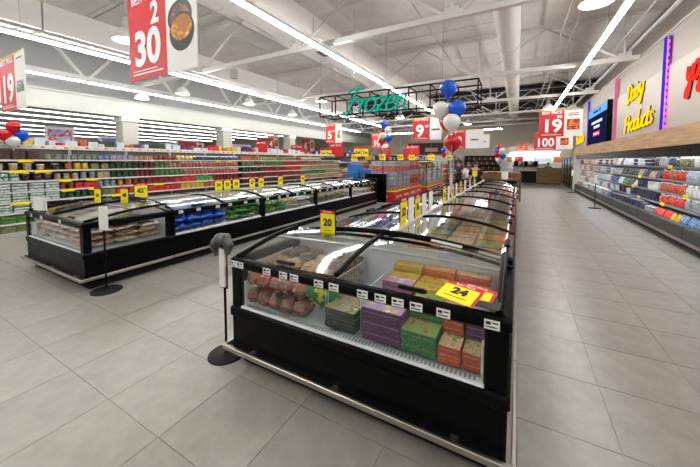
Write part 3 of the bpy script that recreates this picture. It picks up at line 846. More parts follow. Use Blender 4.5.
# thin plastic bag slung over the stand like a cloth
m = MB()
path = [(-.085, .0, .865), (-.098, -.005, .91), (-.088, -.005, .96), (-.055, 0, 1.0), (-.01, .0, 1.015), (.03, 0, .99), (.052, 0, .945), (.055, 0, .89)]
pts = [tuple(v) for v in smooth3(path)]
m.tube(pts, [.012 + .036 * math.sin(PI * (i + 1.5) / (len(pts) + 2)) * (1.15 - .5 * i / len(pts)) for i in range(len(pts))], 14)
rgb = random.Random(5)
m.v = [(x + .009 * math.sin(60 * z + 40 * y), y * 1.35 + .008 * math.sin(70 * x + 50 * z), z + .006 * math.sin(90 * x + 30 * y)) for x, y, z in m.v]
bagm = mat('plastic_bag_grey', (.065, .068, .065), .28, noise=.2, nscale=20, bump=.4)
bg = m.obj('plastic_bag', bagm, None, (-2.155, 1.70, 0))
tag(bg, 'crumpled grey plastic bag pulled over the top of a sign stand', 'plastic bag')
stand(2.43, 13.5, 'black round-based stand in the dairy aisle before the chilled wall', .95, .2, R(-25))
stand(2.55, 19.6, 'black round-based stand by the putty-coloured pillar', .95, .2, R(-25))
tag(MB().box(-.09, .09, -.006, .006, 0, .2, 0, .003).box(-.09, .09, -.05, -.044, 0, .2).box(-.09, .09, -.05, .006, -.004, 0).obj('card_holder', WPLAST, None, (-6.45, 1.78, .915), R(20)), 'white folded card on the far corner of the pale-meat end freezer', 'card')

# ------------------------------------------------------------------ grocery gondola
SHELF = mat('shelf_grey', (.45, .46, .46), .45)
GBACK = mat('gondola_back', (.10, .10, .095), .7)
CREAM = mat('gondola_cream', (.74, .70, .60), .6)
SZ = [.10, .30, .53, .765, .99, 1.225, 1.46, 1.70]
SN = ['bottom', 'second', 'third', 'fourth', 'fifth', 'sixth', 'seventh', 'top']
GX = -9.6
shelf_me = {}
def gondola_bay(y0, L, lb, grp, ytags, x=GX):
    t = thing('gondola_bay', lb, 'shelf unit', (x, y0, 0), group=grp)
    MB().box(-.5, -.03, .002, L - .002, 0, .10).obj('base', SHELF, t)
    MB().box(-.5, -.47, .002, L - .002, .1, 1.98).obj('back_panel', GBACK, t)
    for yy in (.0, L - .03):
        MB().box(-.47, -.42, yy, yy + .03, .1, 1.98).obj('upright', SHELF, t)
    MB().box(-.47, -.40, .002, L - .002, 1.955, 2.06).obj('top_fascia', CREAM, t)
    for k in range(6):
        MB().box(-.401, -.395, .1 + k * L / 6, .1 + k * L / 6 + .07, 1.99, 2.02).obj('fascia_print', RED if k % 2 else GREYW, t)
    for k, z in enumerate(SZ[1:]):
        s = MB().box(-.465, -.02, .03, L - .03, z - .022, z).obj('shelf', SHELF, t)
        MB().box(-.02, 0, .004, L - .004, z - .034, z + .004).obj('price_rail', mat('rail_pale', (.68, .68, .67), .4), s)
    for k, yy, w in ytags:
        z = SZ[k]
        MB().box(.0005, .004, yy, yy + w, z - .06, z + .005).obj('shelf_tag', YEL, t)
    return t
gl = ['with big brown cartons on its top shelf and teal packs below', 'with grey-green tins up top and teal packs below', 'with blue and red packs in the middle',
      'with dark green and maroon cans', 'with rows of red packs', 'with yellow and red packs on its lower shelves', 'with pinkish-red jars, last before the gap']
GT = [[], [(4, .3, .25), (3, .35, .25)], [(7, .25, .25), (6, .1, .3), (6, .5, .3), (3, .1, .3), (5, .9, .25), (4, .95, .25)],
      [(4, .2, .25), (3, .2, .25), (5, .15, .25), (3, .7, .2)], [(4, .5, .3)], [], [(7, .1, .2), (7, .6, .2)]]
for k in range(1, 7):
    gondola_bay(-.5 + k * 1.28, 1.28, 'grey grocery shelf bay ' + gl[k], 'first gondola run', [(a, b, c) for a, b, c in GT[k]])
g2l = ['with olive cans on top, first after the gap', 'with green cans in its upper rows', 'with red cans in its upper rows', 'with khaki packs', 'with pale orange packs', 'ending the run by the yellow signs']
for k in range(6):
    gondola_bay(8.48 + k * 1.28, 1.28, 'farther grocery shelf bay ' + g2l[k], 'second gondola run', [])

PC = {}
def P(nm, base, acc, lite='F2EEE4', **k):
    k.setdefault('st', (1, 1, 1.6)); k.setdefault('scale', 6); k.setdefault('amt', .4)
    PC[nm] = pack('print_' + nm.replace(' ', '_'), base, acc, lite, **k)
P('dark brown', '3A2318', '5C3A26', 'B79A7A', scale=4, amt=.3); P('olive', '6E6A3E', '9AA06A', 'D8D2B8'); P('grey-green', '5E6A5C', '8FA08C', 'D0D4C8')
P('blue', '2F5E96', '9AB8D8', 'E8EEF4'); P('lilac', '7D7A9C', 'B8A8C0', 'EDE8F0'); P('tan', '9A7650', 'C8A070', 'E8DCC4'); P('red-brown', '7A2E22', 'A8503A', 'D8B090')
P('yellow', 'C9A21E', 'E8CC3A', 'F4F0D8'); P('navy', '1E2347', '4A5286', 'E6E6EE'); P('black', '1C1B1A', '5A4038', 'C8C0B4'); P('orange', 'B0552A', 'D98A4A', 'F0DCC0')
P('dark green', '1D3A22', '3E6A3A', 'B8C8A0', scale=7); P('maroon', '571A1C', '8A3030', 'C8A090', scale=7); P('green', '3C6A2C', '6FA048', 'D8DCA8'); P('pinkish-red', 'B04A38', 'D08068', 'E8C8B4')
P('teal', '2F6B62', 'DDE6E2', 'F2F4F2', amt=.9, scale=4); P('red', 'B5161C', 'E0453A', 'F4D8C0', scale=6); P('bright green', '3F8A3E', '8CC070', 'E8F0D8'); P('deep red', '7E1416', 'B03028', 'E0B8A0', scale=6)
P('beige', 'A89070', 'C8B890', 'E8E0CC'); P('grey', '7C8488', 'B0B8BA', 'E4E6E6'); P('khaki', '8A8656', 'B8B080', 'DCD8C0')
P('orange-red', 'C43A1E', 'E8703A', 'F4E0D0', scale=4); P('white-blue', 'C4CCD8', '6A86B8', 'F4F6F8'); P('pale pink', 'C8B0A8', 'B8807A', 'F0E8E4'); P('silver', 'A8ACB0', '5A6068', 'ECEEF0')
P('dark navy', '14183A', '3A3F78', 'C8CCE0'); P('black-green', '18241C', '4A6A3E', 'D0D8C0'); P('bright red', 'D01A1E', 'F0503C', 'F6DCC8'); P('white', 'DCDCDA', 'A0A8B0', 'F6F6F4'); P('purple', '4E2E5E', '8A6A9A', 'E0D4E8')
CAPW = mat('cap_white', (.82, .82, .80), .4); TIN = mat('tin', (.6, .6, .6), .3, .9)
FORM = {}
def form(kind, w, d, h, col):
    k = (kind, round(w, 3), round(d, 3), round(h, 3), col)
    if k in FORM: return FORM[k]
    r = min(w, d) / 2; pm = PC[col]
    if kind == 'can':
        m = MB().lathe([(r * .94, 0), (r, .006), (r, h - .006), (r * .95, h), (r * .9, h - .004)], 12); m.m = [1 if f[0] >= 48 else x for f, x in zip(m.f, m.m)]
        ms = [pm, TIN]
    elif kind == 'jar':
        m = MB().lathe([(r * .9, 0), (r, .01), (r, h * .72), (r * .75, h * .8)], 12).lathe([(r * .8, h * .8), (r * .8, h), (r * .7, h)], 12, mi=1); ms = [pm, CAPW]
    elif kind == 'bottle':
        m = MB().lathe([(r * .9, 0), (r, .012), (r, h * .55), (r * .8, h * .68), (r * .38, h * .82), (r * .36, h * .9)], 12).lathe([(r * .45, h * .89), (r * .45, h)], 10, mi=1); ms = [pm, CAPW]
    elif kind == 'tub':
        m = MB().lathe([(r * .82, 0), (r * .98, h * .88)], 12).lathe([(r, h * .87), (r, h * .97), (r * .9, h)], 12, mi=1); ms = [pm, CAPW]
    elif kind == 'carton':   # gable top
        m = MB().box(-w / 2, w / 2, -d / 2, d / 2, 0, h * .75); a = h * .75
        m.add([(-w / 2, -d / 2, a), (w / 2, -d / 2, a), (w / 2, d / 2, a), (-w / 2, d / 2, a), (-w / 2, 0, h * .93), (w / 2, 0, h * .93)],
              [(0, 1, 5, 4), (2, 3, 4, 5), (1, 2, 5), (3, 0, 4)], 1).box(-w / 2, w / 2, -.004, .004, h * .92, h, 1); ms = [pm, CAPW]
    elif kind == 'pouch':
        m = MB(); q = []
        for z, k2, e in ((0, 1, 1), (h * .3, 1.05, .95), (h * .7, .9, .5), (h * .95, .97, .12), (h, .95, .06)):
            q.append([(w / 2 * k2 * math.copysign(abs(math.cos(t)) ** .5, math.cos(t)), d / 2 * e * math.copysign(abs(math.sin(t)) ** .7, math.sin(t)), z) for t in [2 * PI * i / 12 for i in range(12)]])
        m.add([p for r_ in q for p in r_], [(i * 12 + j, i * 12 + (j + 1) % 12, i * 12 + 12 + (j + 1) % 12, i * 12 + 12 + j) for i in range(4) for j in range(12)], 0, True)
        m.add(q[-1], [tuple(range(12))]); ms = [pm]
    else:                    # folded box, a little lid seam
        m = MB().box(-w / 2, w / 2, -d / 2, d / 2, 0, h, 0, .004).box(-w / 2 + .004, w / 2 - .004, -d / 2 - .0015, d / 2 + .0015, h * .93, h * .945, 0); ms = [pm]
    FORM[k] = m.mesh(kind if kind != 'box' else 'food_box', ms)
    return FORM[k]
NAME2 = {'box': 'dairy_pack', 'bottle': 'dairy_bottle', 'pouch': 'dairy_pouch', 'tub': 'dairy_tub'}
NAME = {'can': 'food_can', 'jar': 'food_jar', 'bottle': 'bottle', 'tub': 'food_tub', 'carton': 'drink_carton', 'pouch': 'food_pouch', 'box': 'food_box'}
CAT = {'can': 'can', 'jar': 'jar', 'bottle': 'bottle', 'tub': 'tub', 'carton': 'carton', 'pouch': 'pouch', 'box': 'box'}
def fill(x, y0, y1, z, h, kind, col, w, d, where, grp, face=1, tiers=1, gap=.006):
    """a run of facings along y on one shelf"""
    n = max(1, int((y1 - y0) / (w + gap)))
    step = (y1 - y0) / n
    cols = col.split('|'); left = 0; base_h = h
    for i in range(n):
        if left <= 0: left = rg.randint(1, 4); col = rg.choice(cols); h = base_h * rg.choice((1, 1, .93, .86)) if len(cols) > 1 else base_h
        left -= 1
        me = form(kind, w, d, h / tiers - .004, col)
        for k in range(tiers):
            o = put(NAME2.get(kind, NAME[kind]) if face < 0 else NAME[kind], me, None, (x + face * rg.uniform(-.012, .012), y0 + (i + .5) * step, z + k * (h / tiers)), rz=PI / 2 * face + rg.uniform(-.05, .05))
            tag(o, '%s %s on the %s' % (col, {'box': 'food box', 'can': 'food can', 'jar': 'lidded jar', 'bottle': 'capped bottle', 'tub': 'lidded tub', 'carton': 'gable-top carton', 'pouch': 'soft pouch'}[kind], where), CAT[kind], grp)
# y breaks read along the run; every entry (y end, kind, colour, width, height, tiers)
G1 = {7: [(2.69, 'box', 'dark brown', .2, .21, 1), (2.94, 'can', 'olive', .12, .13, 1), (3.8, 'can', 'grey-green', .12, .13, 1), (4.07, 'can', 'blue', .12, .13, 1), (4.64, 'box', 'lilac', .12, .14, 1), (5.19, 'can', 'tan', .12, .12, 1), (5.9, 'can', 'red-brown', .13, .15, 1), (6.5, 'jar', 'yellow', .12, .15, 1), (8.4, 'jar', 'navy', .12, .15, 1)],
      6: [(2.8, 'tub', 'tan|beige|orange', .19, .16, 1), (3.1, 'tub', 'black', .17, .15, 1), (3.29, 'can', 'orange', .13, .17, 1), (3.6, 'can', 'yellow', .13, .17, 1), (4.05, 'box', 'olive', .15, .15, 1), (4.75, 'can', 'dark green', .13, .18, 2), (5.2, 'can', 'maroon', .13, .18, 2), (5.64, 'can', 'green', .13, .18, 2), (6.05, 'can', 'tan', .13, .17, 1), (8.4, 'jar', 'pinkish-red', .12, .19, 1)],
      5: [(2.35, 'can', 'teal', .15, .19, 2), (2.9, 'tub', 'black|red-brown', .16, .18, 1), (3.4, 'can', 'beige|tan|pinkish-red', .12, .18, 2), (3.75, 'can', 'grey', .12, .18, 2), (4.05, 'box', 'beige', .13, .17, 1), (4.64, 'can', 'dark green', .13, .19, 2), (5.19, 'can', 'maroon', .13, .19, 2), (6.13, 'can', 'green', .14, .18, 1), (8.4, 'jar', 'pinkish-red', .14, .18, 1)],
      4: [(3.0, 'box', 'teal', .24, .185, 3), (3.3, 'can', 'red-brown', .12, .16, 2), (3.75, 'box', 'blue|red|navy', .14, .17, 2), (4.2, 'can', 'grey', .12, .16, 2), (4.6, 'can', 'orange', .13, .17, 1), (4.95, 'can', 'red-brown', .13, .17, 2), (6.5, 'box', 'red|bright red|deep red', .15, .18, 2), (7.2, 'box', 'bright green', .16, .16, 2), (8.4, 'can', 'deep red', .13, .18, 2)],
      3: [(3.0, 'box', 'teal', .24, .185, 3), (3.7, 'can', 'dark green', .12, .17, 2), (4.15, 'box', 'olive', .14, .16, 2), (4.65, 'can', 'red', .13, .17, 1), (6.0, 'box', 'red|bright red', .15, .17, 2), (6.85, 'box', 'yellow', .15, .17, 2), (7.25, 'box', 'orange', .15, .16, 2), (8.4, 'can', 'deep red', .13, .18, 2)],
      2: [(2.75, 'box', 'teal', .24, .18, 3)], 1: [(2.7, 'box', 'green', .22, .17, 2)], 0: [(2.7, 'box', 'olive', .22, .15, 2)]}
for k, segs in G1.items():
    y = .85
    for y1, kind, col, w, h, tr in segs:
        fill(GX - .125, y, y1, SZ[k] + .001, h, kind, col, w, min(w, .15), '%s shelf of the first gondola run' % SN[k], 'goods on the first gondola run', 1, tr); y = y1
G2 = {7: [(9.5, 'can', 'orange', .15, .16, 2), (10.6, 'can', 'khaki', .15, .16, 1), (12.0, 'can', 'olive', .15, .16, 1), (12.4, 'can', 'red', .15, .16, 1), (14.2, 'jar', 'khaki', .16, .15, 1), (16.1, 'box', 'black', .17, .15, 1)],
      6: [(9.9, 'can', 'olive', .15, .19, 2), (11.0, 'can', 'green', .15, .19, 2), (12.3, 'can', 'red', .15, .19, 2), (13.8, 'can', 'orange', .16, .16, 2), (16.1, 'can', 'khaki', .16, .16, 1)],
      5: [(9.6, 'can', 'dark green', .15, .19, 2), (11.2, 'can', 'deep red', .15, .19, 2), (12.3, 'can', 'red', .15, .19, 2), (16.1, 'box', 'khaki', .17, .17, 1)],
      4: [(12.3, 'can', 'deep red', .15, .18, 2), (14.5, 'box', 'green', .17, .17, 1), (16.1, 'can', 'khaki', .16, .17, 1)],
      3: [(12.3, 'can', 'maroon', .15, .18, 1), (16.1, 'box', 'tan', .17, .17, 1)]}
for k, segs in G2.items():
    y = 8.55
    for y1, kind, col, w, h, tr in segs:
        fill(GX - .125, y, y1, SZ[k] + .001, h, kind, col, w, .15, '%s shelf of the farther gondola run' % SN[k], 'goods on the farther gondola run', 1, tr); y = y1

# ------------------------------------------------------------------ chilled wall cabinet on the right
DECKZ = [.42, .67, .95, 1.245, 1.545]
DN = ['bottom', 'second', 'third', 'fourth', 'top']
CABG = mat('cabinet_grey', (.035, .038, .036), .45)
CABIN = mat('cabinet_inner', (.14, .145, .16), .5)
YTAG = {1: [(4, 1.2), (2, .4), (1, 1.5)], 2: [(3, .6), (2, 1.1), (1, .6), (0, 1.0)], 3: [(3, 1.0), (1, 1.6)]}
CL = ['under the red script sign', 'with olive jars and orange-red bottles', 'with dark navy tubs', 'with black-green pouches', 'with pale blue packs', 'with tan and pink packs, ending at the pillar']
for k in range(6):
    y0 = 5.6 + k * 2.5; L = 2.5
    t = thing('chilled_cabinet', 'open chilled wall cabinet ' + CL[k], 'chiller', (3.0, y0, 0), group='chilled wall cabinets')
    MB().box(-.12, .7, .003, L - .003, 0, .1).obj('kick_plate', BLACKM, t)
    MB().box(-.2, .7, .003, L - .003, .1, .3, 0, .01).box(-.2, -.13, .003, L - .003, .3, .41, 0, .01).obj('base', CABG, t)
    m = MB(); steel_rail(m, (-.235, .003), (-.235, L - .003), .15, .028, .018); m.obj('bumper_rail', STEEL, t)
    MB().box(-.24, -.2, .003, L - .003, .05, .1).obj('bumper_rubber', BLACKM, t)
    MB().box(-.13, .68, .003, L - .003, .3, .418).obj('deck', CABIN, t)
    MB().box(.66, .7, .003, L - .003, .3, 1.9).obj('back_panel', CABIN, t)
    MB().box(-.2, .7, .003, L - .003, 1.9, 1.98).box(-.16, -.1, .003, L - .003, 1.765, 1.9, 0, .005).obj('canopy', BLACK, t)
    MB().box(-.07, -.03, .05, L - .05, 1.875, 1.895).obj('led_bar', emis('cabinet_led', (.88, .92, 1.0), 10), t)
    for z in DECKZ[1:]:
        s = MB().box(.02, .66, .01, L - .01, z - .02, z).obj('shelf', CABIN, t)
        MB().box(0, .02, .006, L - .006, z - .035, z + .006).obj('price_rail', mat('rail_violet_grey', (.24, .24, .28), .4), s)
        MB().box(.03, .05, .05, L - .05, z - .032, z - .021).obj('led_bar', emis('shelf_led', (.88, .92, 1.0), 5), s)
    for q, yy in YTAG.get(k, []):
        MB().box(-.006, -.0005, yy, yy + .22, DECKZ[q] - .05, DECKZ[q] + .035).obj('shelf_tag', YEL, t)
D1 = {4: [(9.4, 'jar', 'olive|black-green|white', .10, .22, 1), (10.6, 'bottle', 'dark navy|black|silver', .10, .23, 1), (12.2, 'tub', 'white|black|dark navy', .13, .2, 2), (14.0, 'pouch', 'black-green|white|dark green', .14, .22, 1), (17, 'tub', 'white-blue|black|pale pink', .14, .22, 2), (20.5, 'box', 'pale pink|tan|deep red|white', .2, .22, 1)],
      3: [(8.9, 'bottle', 'white-blue', .1, .23, 1), (10.1, 'bottle', 'orange-red|bright red|orange', .1, .24, 1), (11.6, 'pouch', 'black|dark navy|beige', .14, .2, 1), (13.2, 'pouch', 'dark green|black-green|white', .16, .2, 1), (16.4, 'tub', 'white-blue|blue|white', .15, .2, 2), (20.5, 'box', 'tan|white|pale pink|red-brown', .2, .22, 1)],
      2: [(8.9, 'bottle', 'white', .1, .23, 1), (10.15, 'bottle', 'orange-red|pinkish-red|orange', .1, .24, 1), (11.8, 'box', 'black|white|dark navy', .16, .2, 2), (13.6, 'pouch', 'black-green|green|white', .16, .2, 1), (16.8, 'box', 'white-blue|blue|white', .2, .2, 2), (20.5, 'box', 'pale pink|tan|white', .2, .22, 1)],
      1: [(8.9, 'bottle', 'silver', .1, .22, 1), (10.2, 'bottle', 'orange-red|white|bright red|pale pink', .11, .22, 1), (12.2, 'box', 'dark navy|navy', .15, .2, 2), (13.6, 'box', 'white|black|white-blue', .18, .19, 2), (17, 'box', 'white-blue|white|blue', .2, .2, 2), (20.5, 'box', 'tan|pale pink|white', .2, .2, 1)],
      0: [(8.6, 'pouch', 'blue', .16, .17, 1), (9.0, 'pouch', 'yellow', .16, .15, 1), (9.9, 'pouch', 'bright red', .17, .16, 1), (10.5, 'box', 'silver', .17, .12, 2), (12.8, 'box', 'navy|dark navy', .17, .18, 2), (14.2, 'box', 'dark navy|blue|black', .17, .16, 2), (17.4, 'box', 'white-blue|white|silver', .22, .2, 2), (20.5, 'box', 'pale pink|white|tan', .22, .2, 1)]}
for k, segs in D1.items():
    y = 7.4
    for y1, kind, col, w, h, tr in segs:
        xx = 3.0 + (.11 if k else -.03)
        w2 = w * .9 if kind in ('bottle', 'jar', 'tub') else w
        fill(xx, y, y1 - .01, DECKZ[k] + .001, h, kind, col, w2, min(w, .14), '%s shelf of the chilled wall' % DN[k], 'goods in the chilled wall', -1, tr)
        if k and kind in ('box', 'tub') and y1 > 13: pass
        y = y1

# ------------------------------------------------------------------ hanging price posters
def poster(x, y, z, lb, big, top=None, cents=None, rw=.77, ww=.52, h=1.0, art='bowl', zt=None, red=None, best=True):
    """two-leaf poster facing -y; x,z = lower left corner"""
    zt = zt or (6.17 if x > -14 else 5.03)
    t = thing('hanging_poster', lb, 'hanging sign', (x, y, z), group='hanging price posters')
    MB().box(0, rw, 0, .012, 0, h).obj('red_leaf', red or RED, t)
    MB().box(rw, rw + ww, 0, .012, .0, h).obj('white_leaf', PAPER, t)
    MB().box(-.01, rw + ww + .01, -.004, .016, h, h + .03).obj('top_bar', mat('bar_yellow', 'D8B92E', .5) if ww else STEEL, t)
    for xx in (.1, rw + ww - .1):
        MB().tube([(xx, .006, h + .03), (xx, .006, zt - z)], .004, 4).obj('cord', GREYW, t)
    if best: text('BEST PRICE', WPLAST, t, (rw / 2, -.002, h * .93), rw * .17, depth=.002, bold=.02, sx=.95)
    if top: text(top, WPLAST, t, (rw * .72, -.002, h * .71), rw * .42, depth=.002, bold=.035)
    n = len(big)
    text(big, WPLAST, t, (rw * (.5 if not cents else (.42 if n == 1 else .52)), -.002, h * (.34 if top else .4)), rw * ({1: .95, 2: .82, 3: .62}[n] if not top else .7), depth=.002, bold=.035, sx=1 if n < 3 else .9)
    if cents: text(cents, WPLAST, t, (rw * .82, -.002, h * (.62 if n == 1 else .76)), rw * .2, depth=.002, bold=.03)
    MB().box(rw * .1, rw * .9, -.001, 0, h * .06, h * .075).obj('fine_print', WPLAST, t)
    MB().box(rw * .1, rw * .75, -.001, 0, h * .1, h * .11).obj('fine_print', WPLAST, t)
    if not ww: return t
    cx = rw + ww / 2
    if art == 'bowl':
        def oval(nm, a, b, ox, oz, mt, d):
            m = MB(); n_ = 24; m.add([(cx + ox + a * math.cos(2 * PI * k / n_), -d, oz + b * math.sin(2 * PI * k / n_)) for k in range(n_)] + [(cx + ox + a * math.cos(2 * PI * k / n_), 0, oz + b * math.sin(2 * PI * k / n_)) for k in range(n_)],
                                     [tuple(range(n_ - 1, -1, -1))] + [(k, (k + 1) % n_, (k + 1) % n_ + n_, k + n_) for k in range(n_)])
            return m.obj(nm, mt, t)
        dk = mat('print_dark', (.03, .03, .03), .5)
        oval('printed_tray', .21, .17, -.02, .56, dk, .001); oval('printed_food', .17, .11, -.02, .57, pack('print_stew', '6B4A44', 'A0705E', 'D8C8C0', 5, .5, False, .5), .002)
        oval('printed_tray', .21, .2, .01, .40, dk, .003); oval('printed_food', .18, .13, .01, .44, pack('print_curry', 'B5702A', 'D89A4A', 'F0D8B0', 4, .5, False, .4), .004)
        text('DIA 10', mat('print_maroon', '7A3040', .6), t, (cx + .08, -.002, h * .97), .075, depth=.001, bold=.005)
    elif art == 'green':
        MB().box(cx - .19, cx + .19, -.002, 0, h * .3, h * .42, 0).obj('printed_pack', pack('print_greenpack', '3E6A4A', '8AA890', 'E0E8E0', 4, .5, False, .4), t)
        MB().box(cx - .16, cx + .16, -.003, 0, h * .42, h * .5, 0).obj('printed_pack', pack('print_greypack', '7A8A86', 'C0C8C4', 'F0F0F0', 4, .5, False, .4), t)
        MB().box(cx - .15, cx + .15, -.002, 0, h * .9, h * .92).obj('fine_print', INK, t)
    elif art == 'pineapple':
        MB().lathe([(.03, 0), (.12, .06), (.13, .2), (.08, .3)], 10).obj('printed_fruit', pack('print_pine', 'B8A03A', '5E8A3A', 'E8DC90', 6, .5, False, .4), t, (cx, .004, h * .2)).scale = (1, .05, 1)
        m = MB()
        for k in range(5):
            a = -.7 + k * .35; m.add([(cx - .03 + .015 * k, -.001, h * .5), (cx + .015 * k, -.001, h * .5), (cx + .25 * math.sin(a), -.001, h * .5 + .28 * math.cos(a))], [(0, 1, 2)])
        m.obj('printed_leaf', mat('print_leaf', '3F7A34', .6), t)
    elif art == 'burger':
        MB().box(cx - .19, cx + .19, -.002, 0, h * .42, h * .5, 0).obj('printed_bread', pack('print_bread', '4A3A2A', 'A88A5A', 'D8C8A8', 5, .5, False, .4), t)
    else:
        MB().box(cx - .2, cx + .2, -.002, 0, h * .25, h * .66, 0).obj('printed_pack', pack('print_redpack', 'B02A22', 'E0A030', 'F0E0C8', 4, .5, False, .4), t)
        MB().box(cx - .14, cx + .14, -.003, -.002, h * .38, h * .5, 0).obj('printed_pack', pack('print_orangepack', 'D06A2A', 'E8B040', 'F0E0C8', 4, .5, False, .4), t)
        for k in (0, 1): MB().box(cx - .16, cx + .16, -.001, 0, h * (.86 - .07 * k), h * (.89 - .07 * k)).obj('fine_print', mat('print_maroon', '7A3040', .6), t)
    return t
poster(-4.16, 2.0, 2.63, 'hanging red and white poster reading 2 and 30 with two printed food bowls', '30', top='2', art='bowl', h=.98)
poster(-9.05, 2.0, 2.63, 'hanging red and white poster reading 19 with green packs above the gondola', '19', rw=.86, ww=.5, art='green')
poster(-9.05, 13.7, 2.63, 'hanging red poster reading 5 with a pineapple print', '5', cents='70', rw=.6, ww=.42, art='pineapple', red=ORR)
poster(-9.4, 20.3, 2.63, 'hanging orange-red poster reading 10 beside a balloon cluster', '10', top='2', rw=.8, ww=.5, art='pack', red=ORR)
poster(-4.32, 13.9, 2.63, 'hanging red poster reading 9 with a bread print behind the big balloons', '9', cents='90', art='burger', rw=.79)
poster(.72, 14.4, 2.63, 'hanging red poster reading 19 90 with a red pack print', '19', cents='90', rw=.82, ww=.58, art='pack')
poster(.85, 21.5, 2.35, 'hanging red poster reading 100 half behind the 19 90 poster', '100', rw=1.1, ww=.8, h=1.0, art='none', best=False, red=RED)
poster(-21.5, 22.3, 2.75, 'distant orange-red poster reading 4 beyond a column', '4', cents='90', rw=.85, ww=.5, h=1.4, art='none', red=ORR)
poster(-22.6, 29.2, 2.7, 'distant red poster reading 6 beyond a column', '6', cents='70', rw=1.1, ww=.6, h=1.8, art='none')
poster(-3.2, 17.5, 2.35, 'hanging red poster partly hidden behind the red balloons', '9', rw=.7, ww=.9, art='burger')
poster(-3.0, 22, 2.55, 'small hanging red poster reading 9 near the tan end wall', '9', rw=.5, ww=.85, h=.88, art='burger')
# red aisle panels reading BEST PRICE
def redpanel(x, y, z, w, h, lb):
    t = thing('promotion_panel', lb, 'hanging sign', (x, y, z), group='red promotion panels')
    MB().box(0, w, 0, .02, 0, h, 0, .004).obj('panel', RED, t)
    text('BEST PRICE', WPLAST, t, (w / 2, -.002, h * .82), w * .15, depth=.002, bold=.01)
    MB().tube([(w / 2, .01, h), (w / 2, .01, 6.17 - z)], .005, 4).obj('cord', GREYW, t)
redpanel(-12.4, 11.9, 2.12, .85, .62, 'red promotion panel between the first two columns')
redpanel(-14.2, 17.0, 2.05, 1.1, .75, 'red promotion panel beside the third column')
redpanel(-12.0, 18.6, 2.0, 1.15, .95, 'red promotion panel under the poster reading 5')
redpanel(-9.0, 20.9, 1.95, .85, .7, 'red promotion panel under the poster reading 10')
redpanel(-6.6, 19.5, 1.95, 1.0, .75, 'red promotion panel before the maroon wall panel')
def ycard(x, y, z, w, h, lb):
    t = thing('hanging_card', lb, 'price card', (x, y, z), group='hanging yellow cards')
    MB().box(0, w, 0, .015, 0, h * .8).obj('card', YEL, t)
    MB().box(0, w, -.002, .015, h * .8, h).obj('header', RED, t)
    text('2', INK, t, (w * .3, -.002, h * .4), h * .5, depth=.001, bold=.03)
    MB().box(w * .55, w * .85, -.002, 0, h * .3, h * .5).obj('fine_print', INK, t)
    MB().tube([(w / 2, .008, h), (w / 2, .008, (6.17 if y < 21 else 5.98) - z)], .006, 4).obj('cord', GREYW, t)
ycard(-11.4, 16.6, 1.92, .42, .55, 'yellow card hung under the poster reading 5')
ycard(-10.95, 16.6, 1.92, .42, .55, 'yellow card hung under the poster reading 5')
ycard(-9.0, 16.9, 1.95, .45, .6, 'yellow card hung over the blue crates')
ycard(-8.5, 16.9, 1.95, .45, .6, 'yellow card hung over the blue crates')
for k, (x, y) in enumerate(((-6.7, 15.5), (-6.2, 17.0), (-5.9, 18.2), (-4.9, 19.0), (-4.1, 20.5), (-8.3, 15.2))):
    ycard(x, y, 1.72, .36, .42, 'yellow card standing above the promotion stacks')

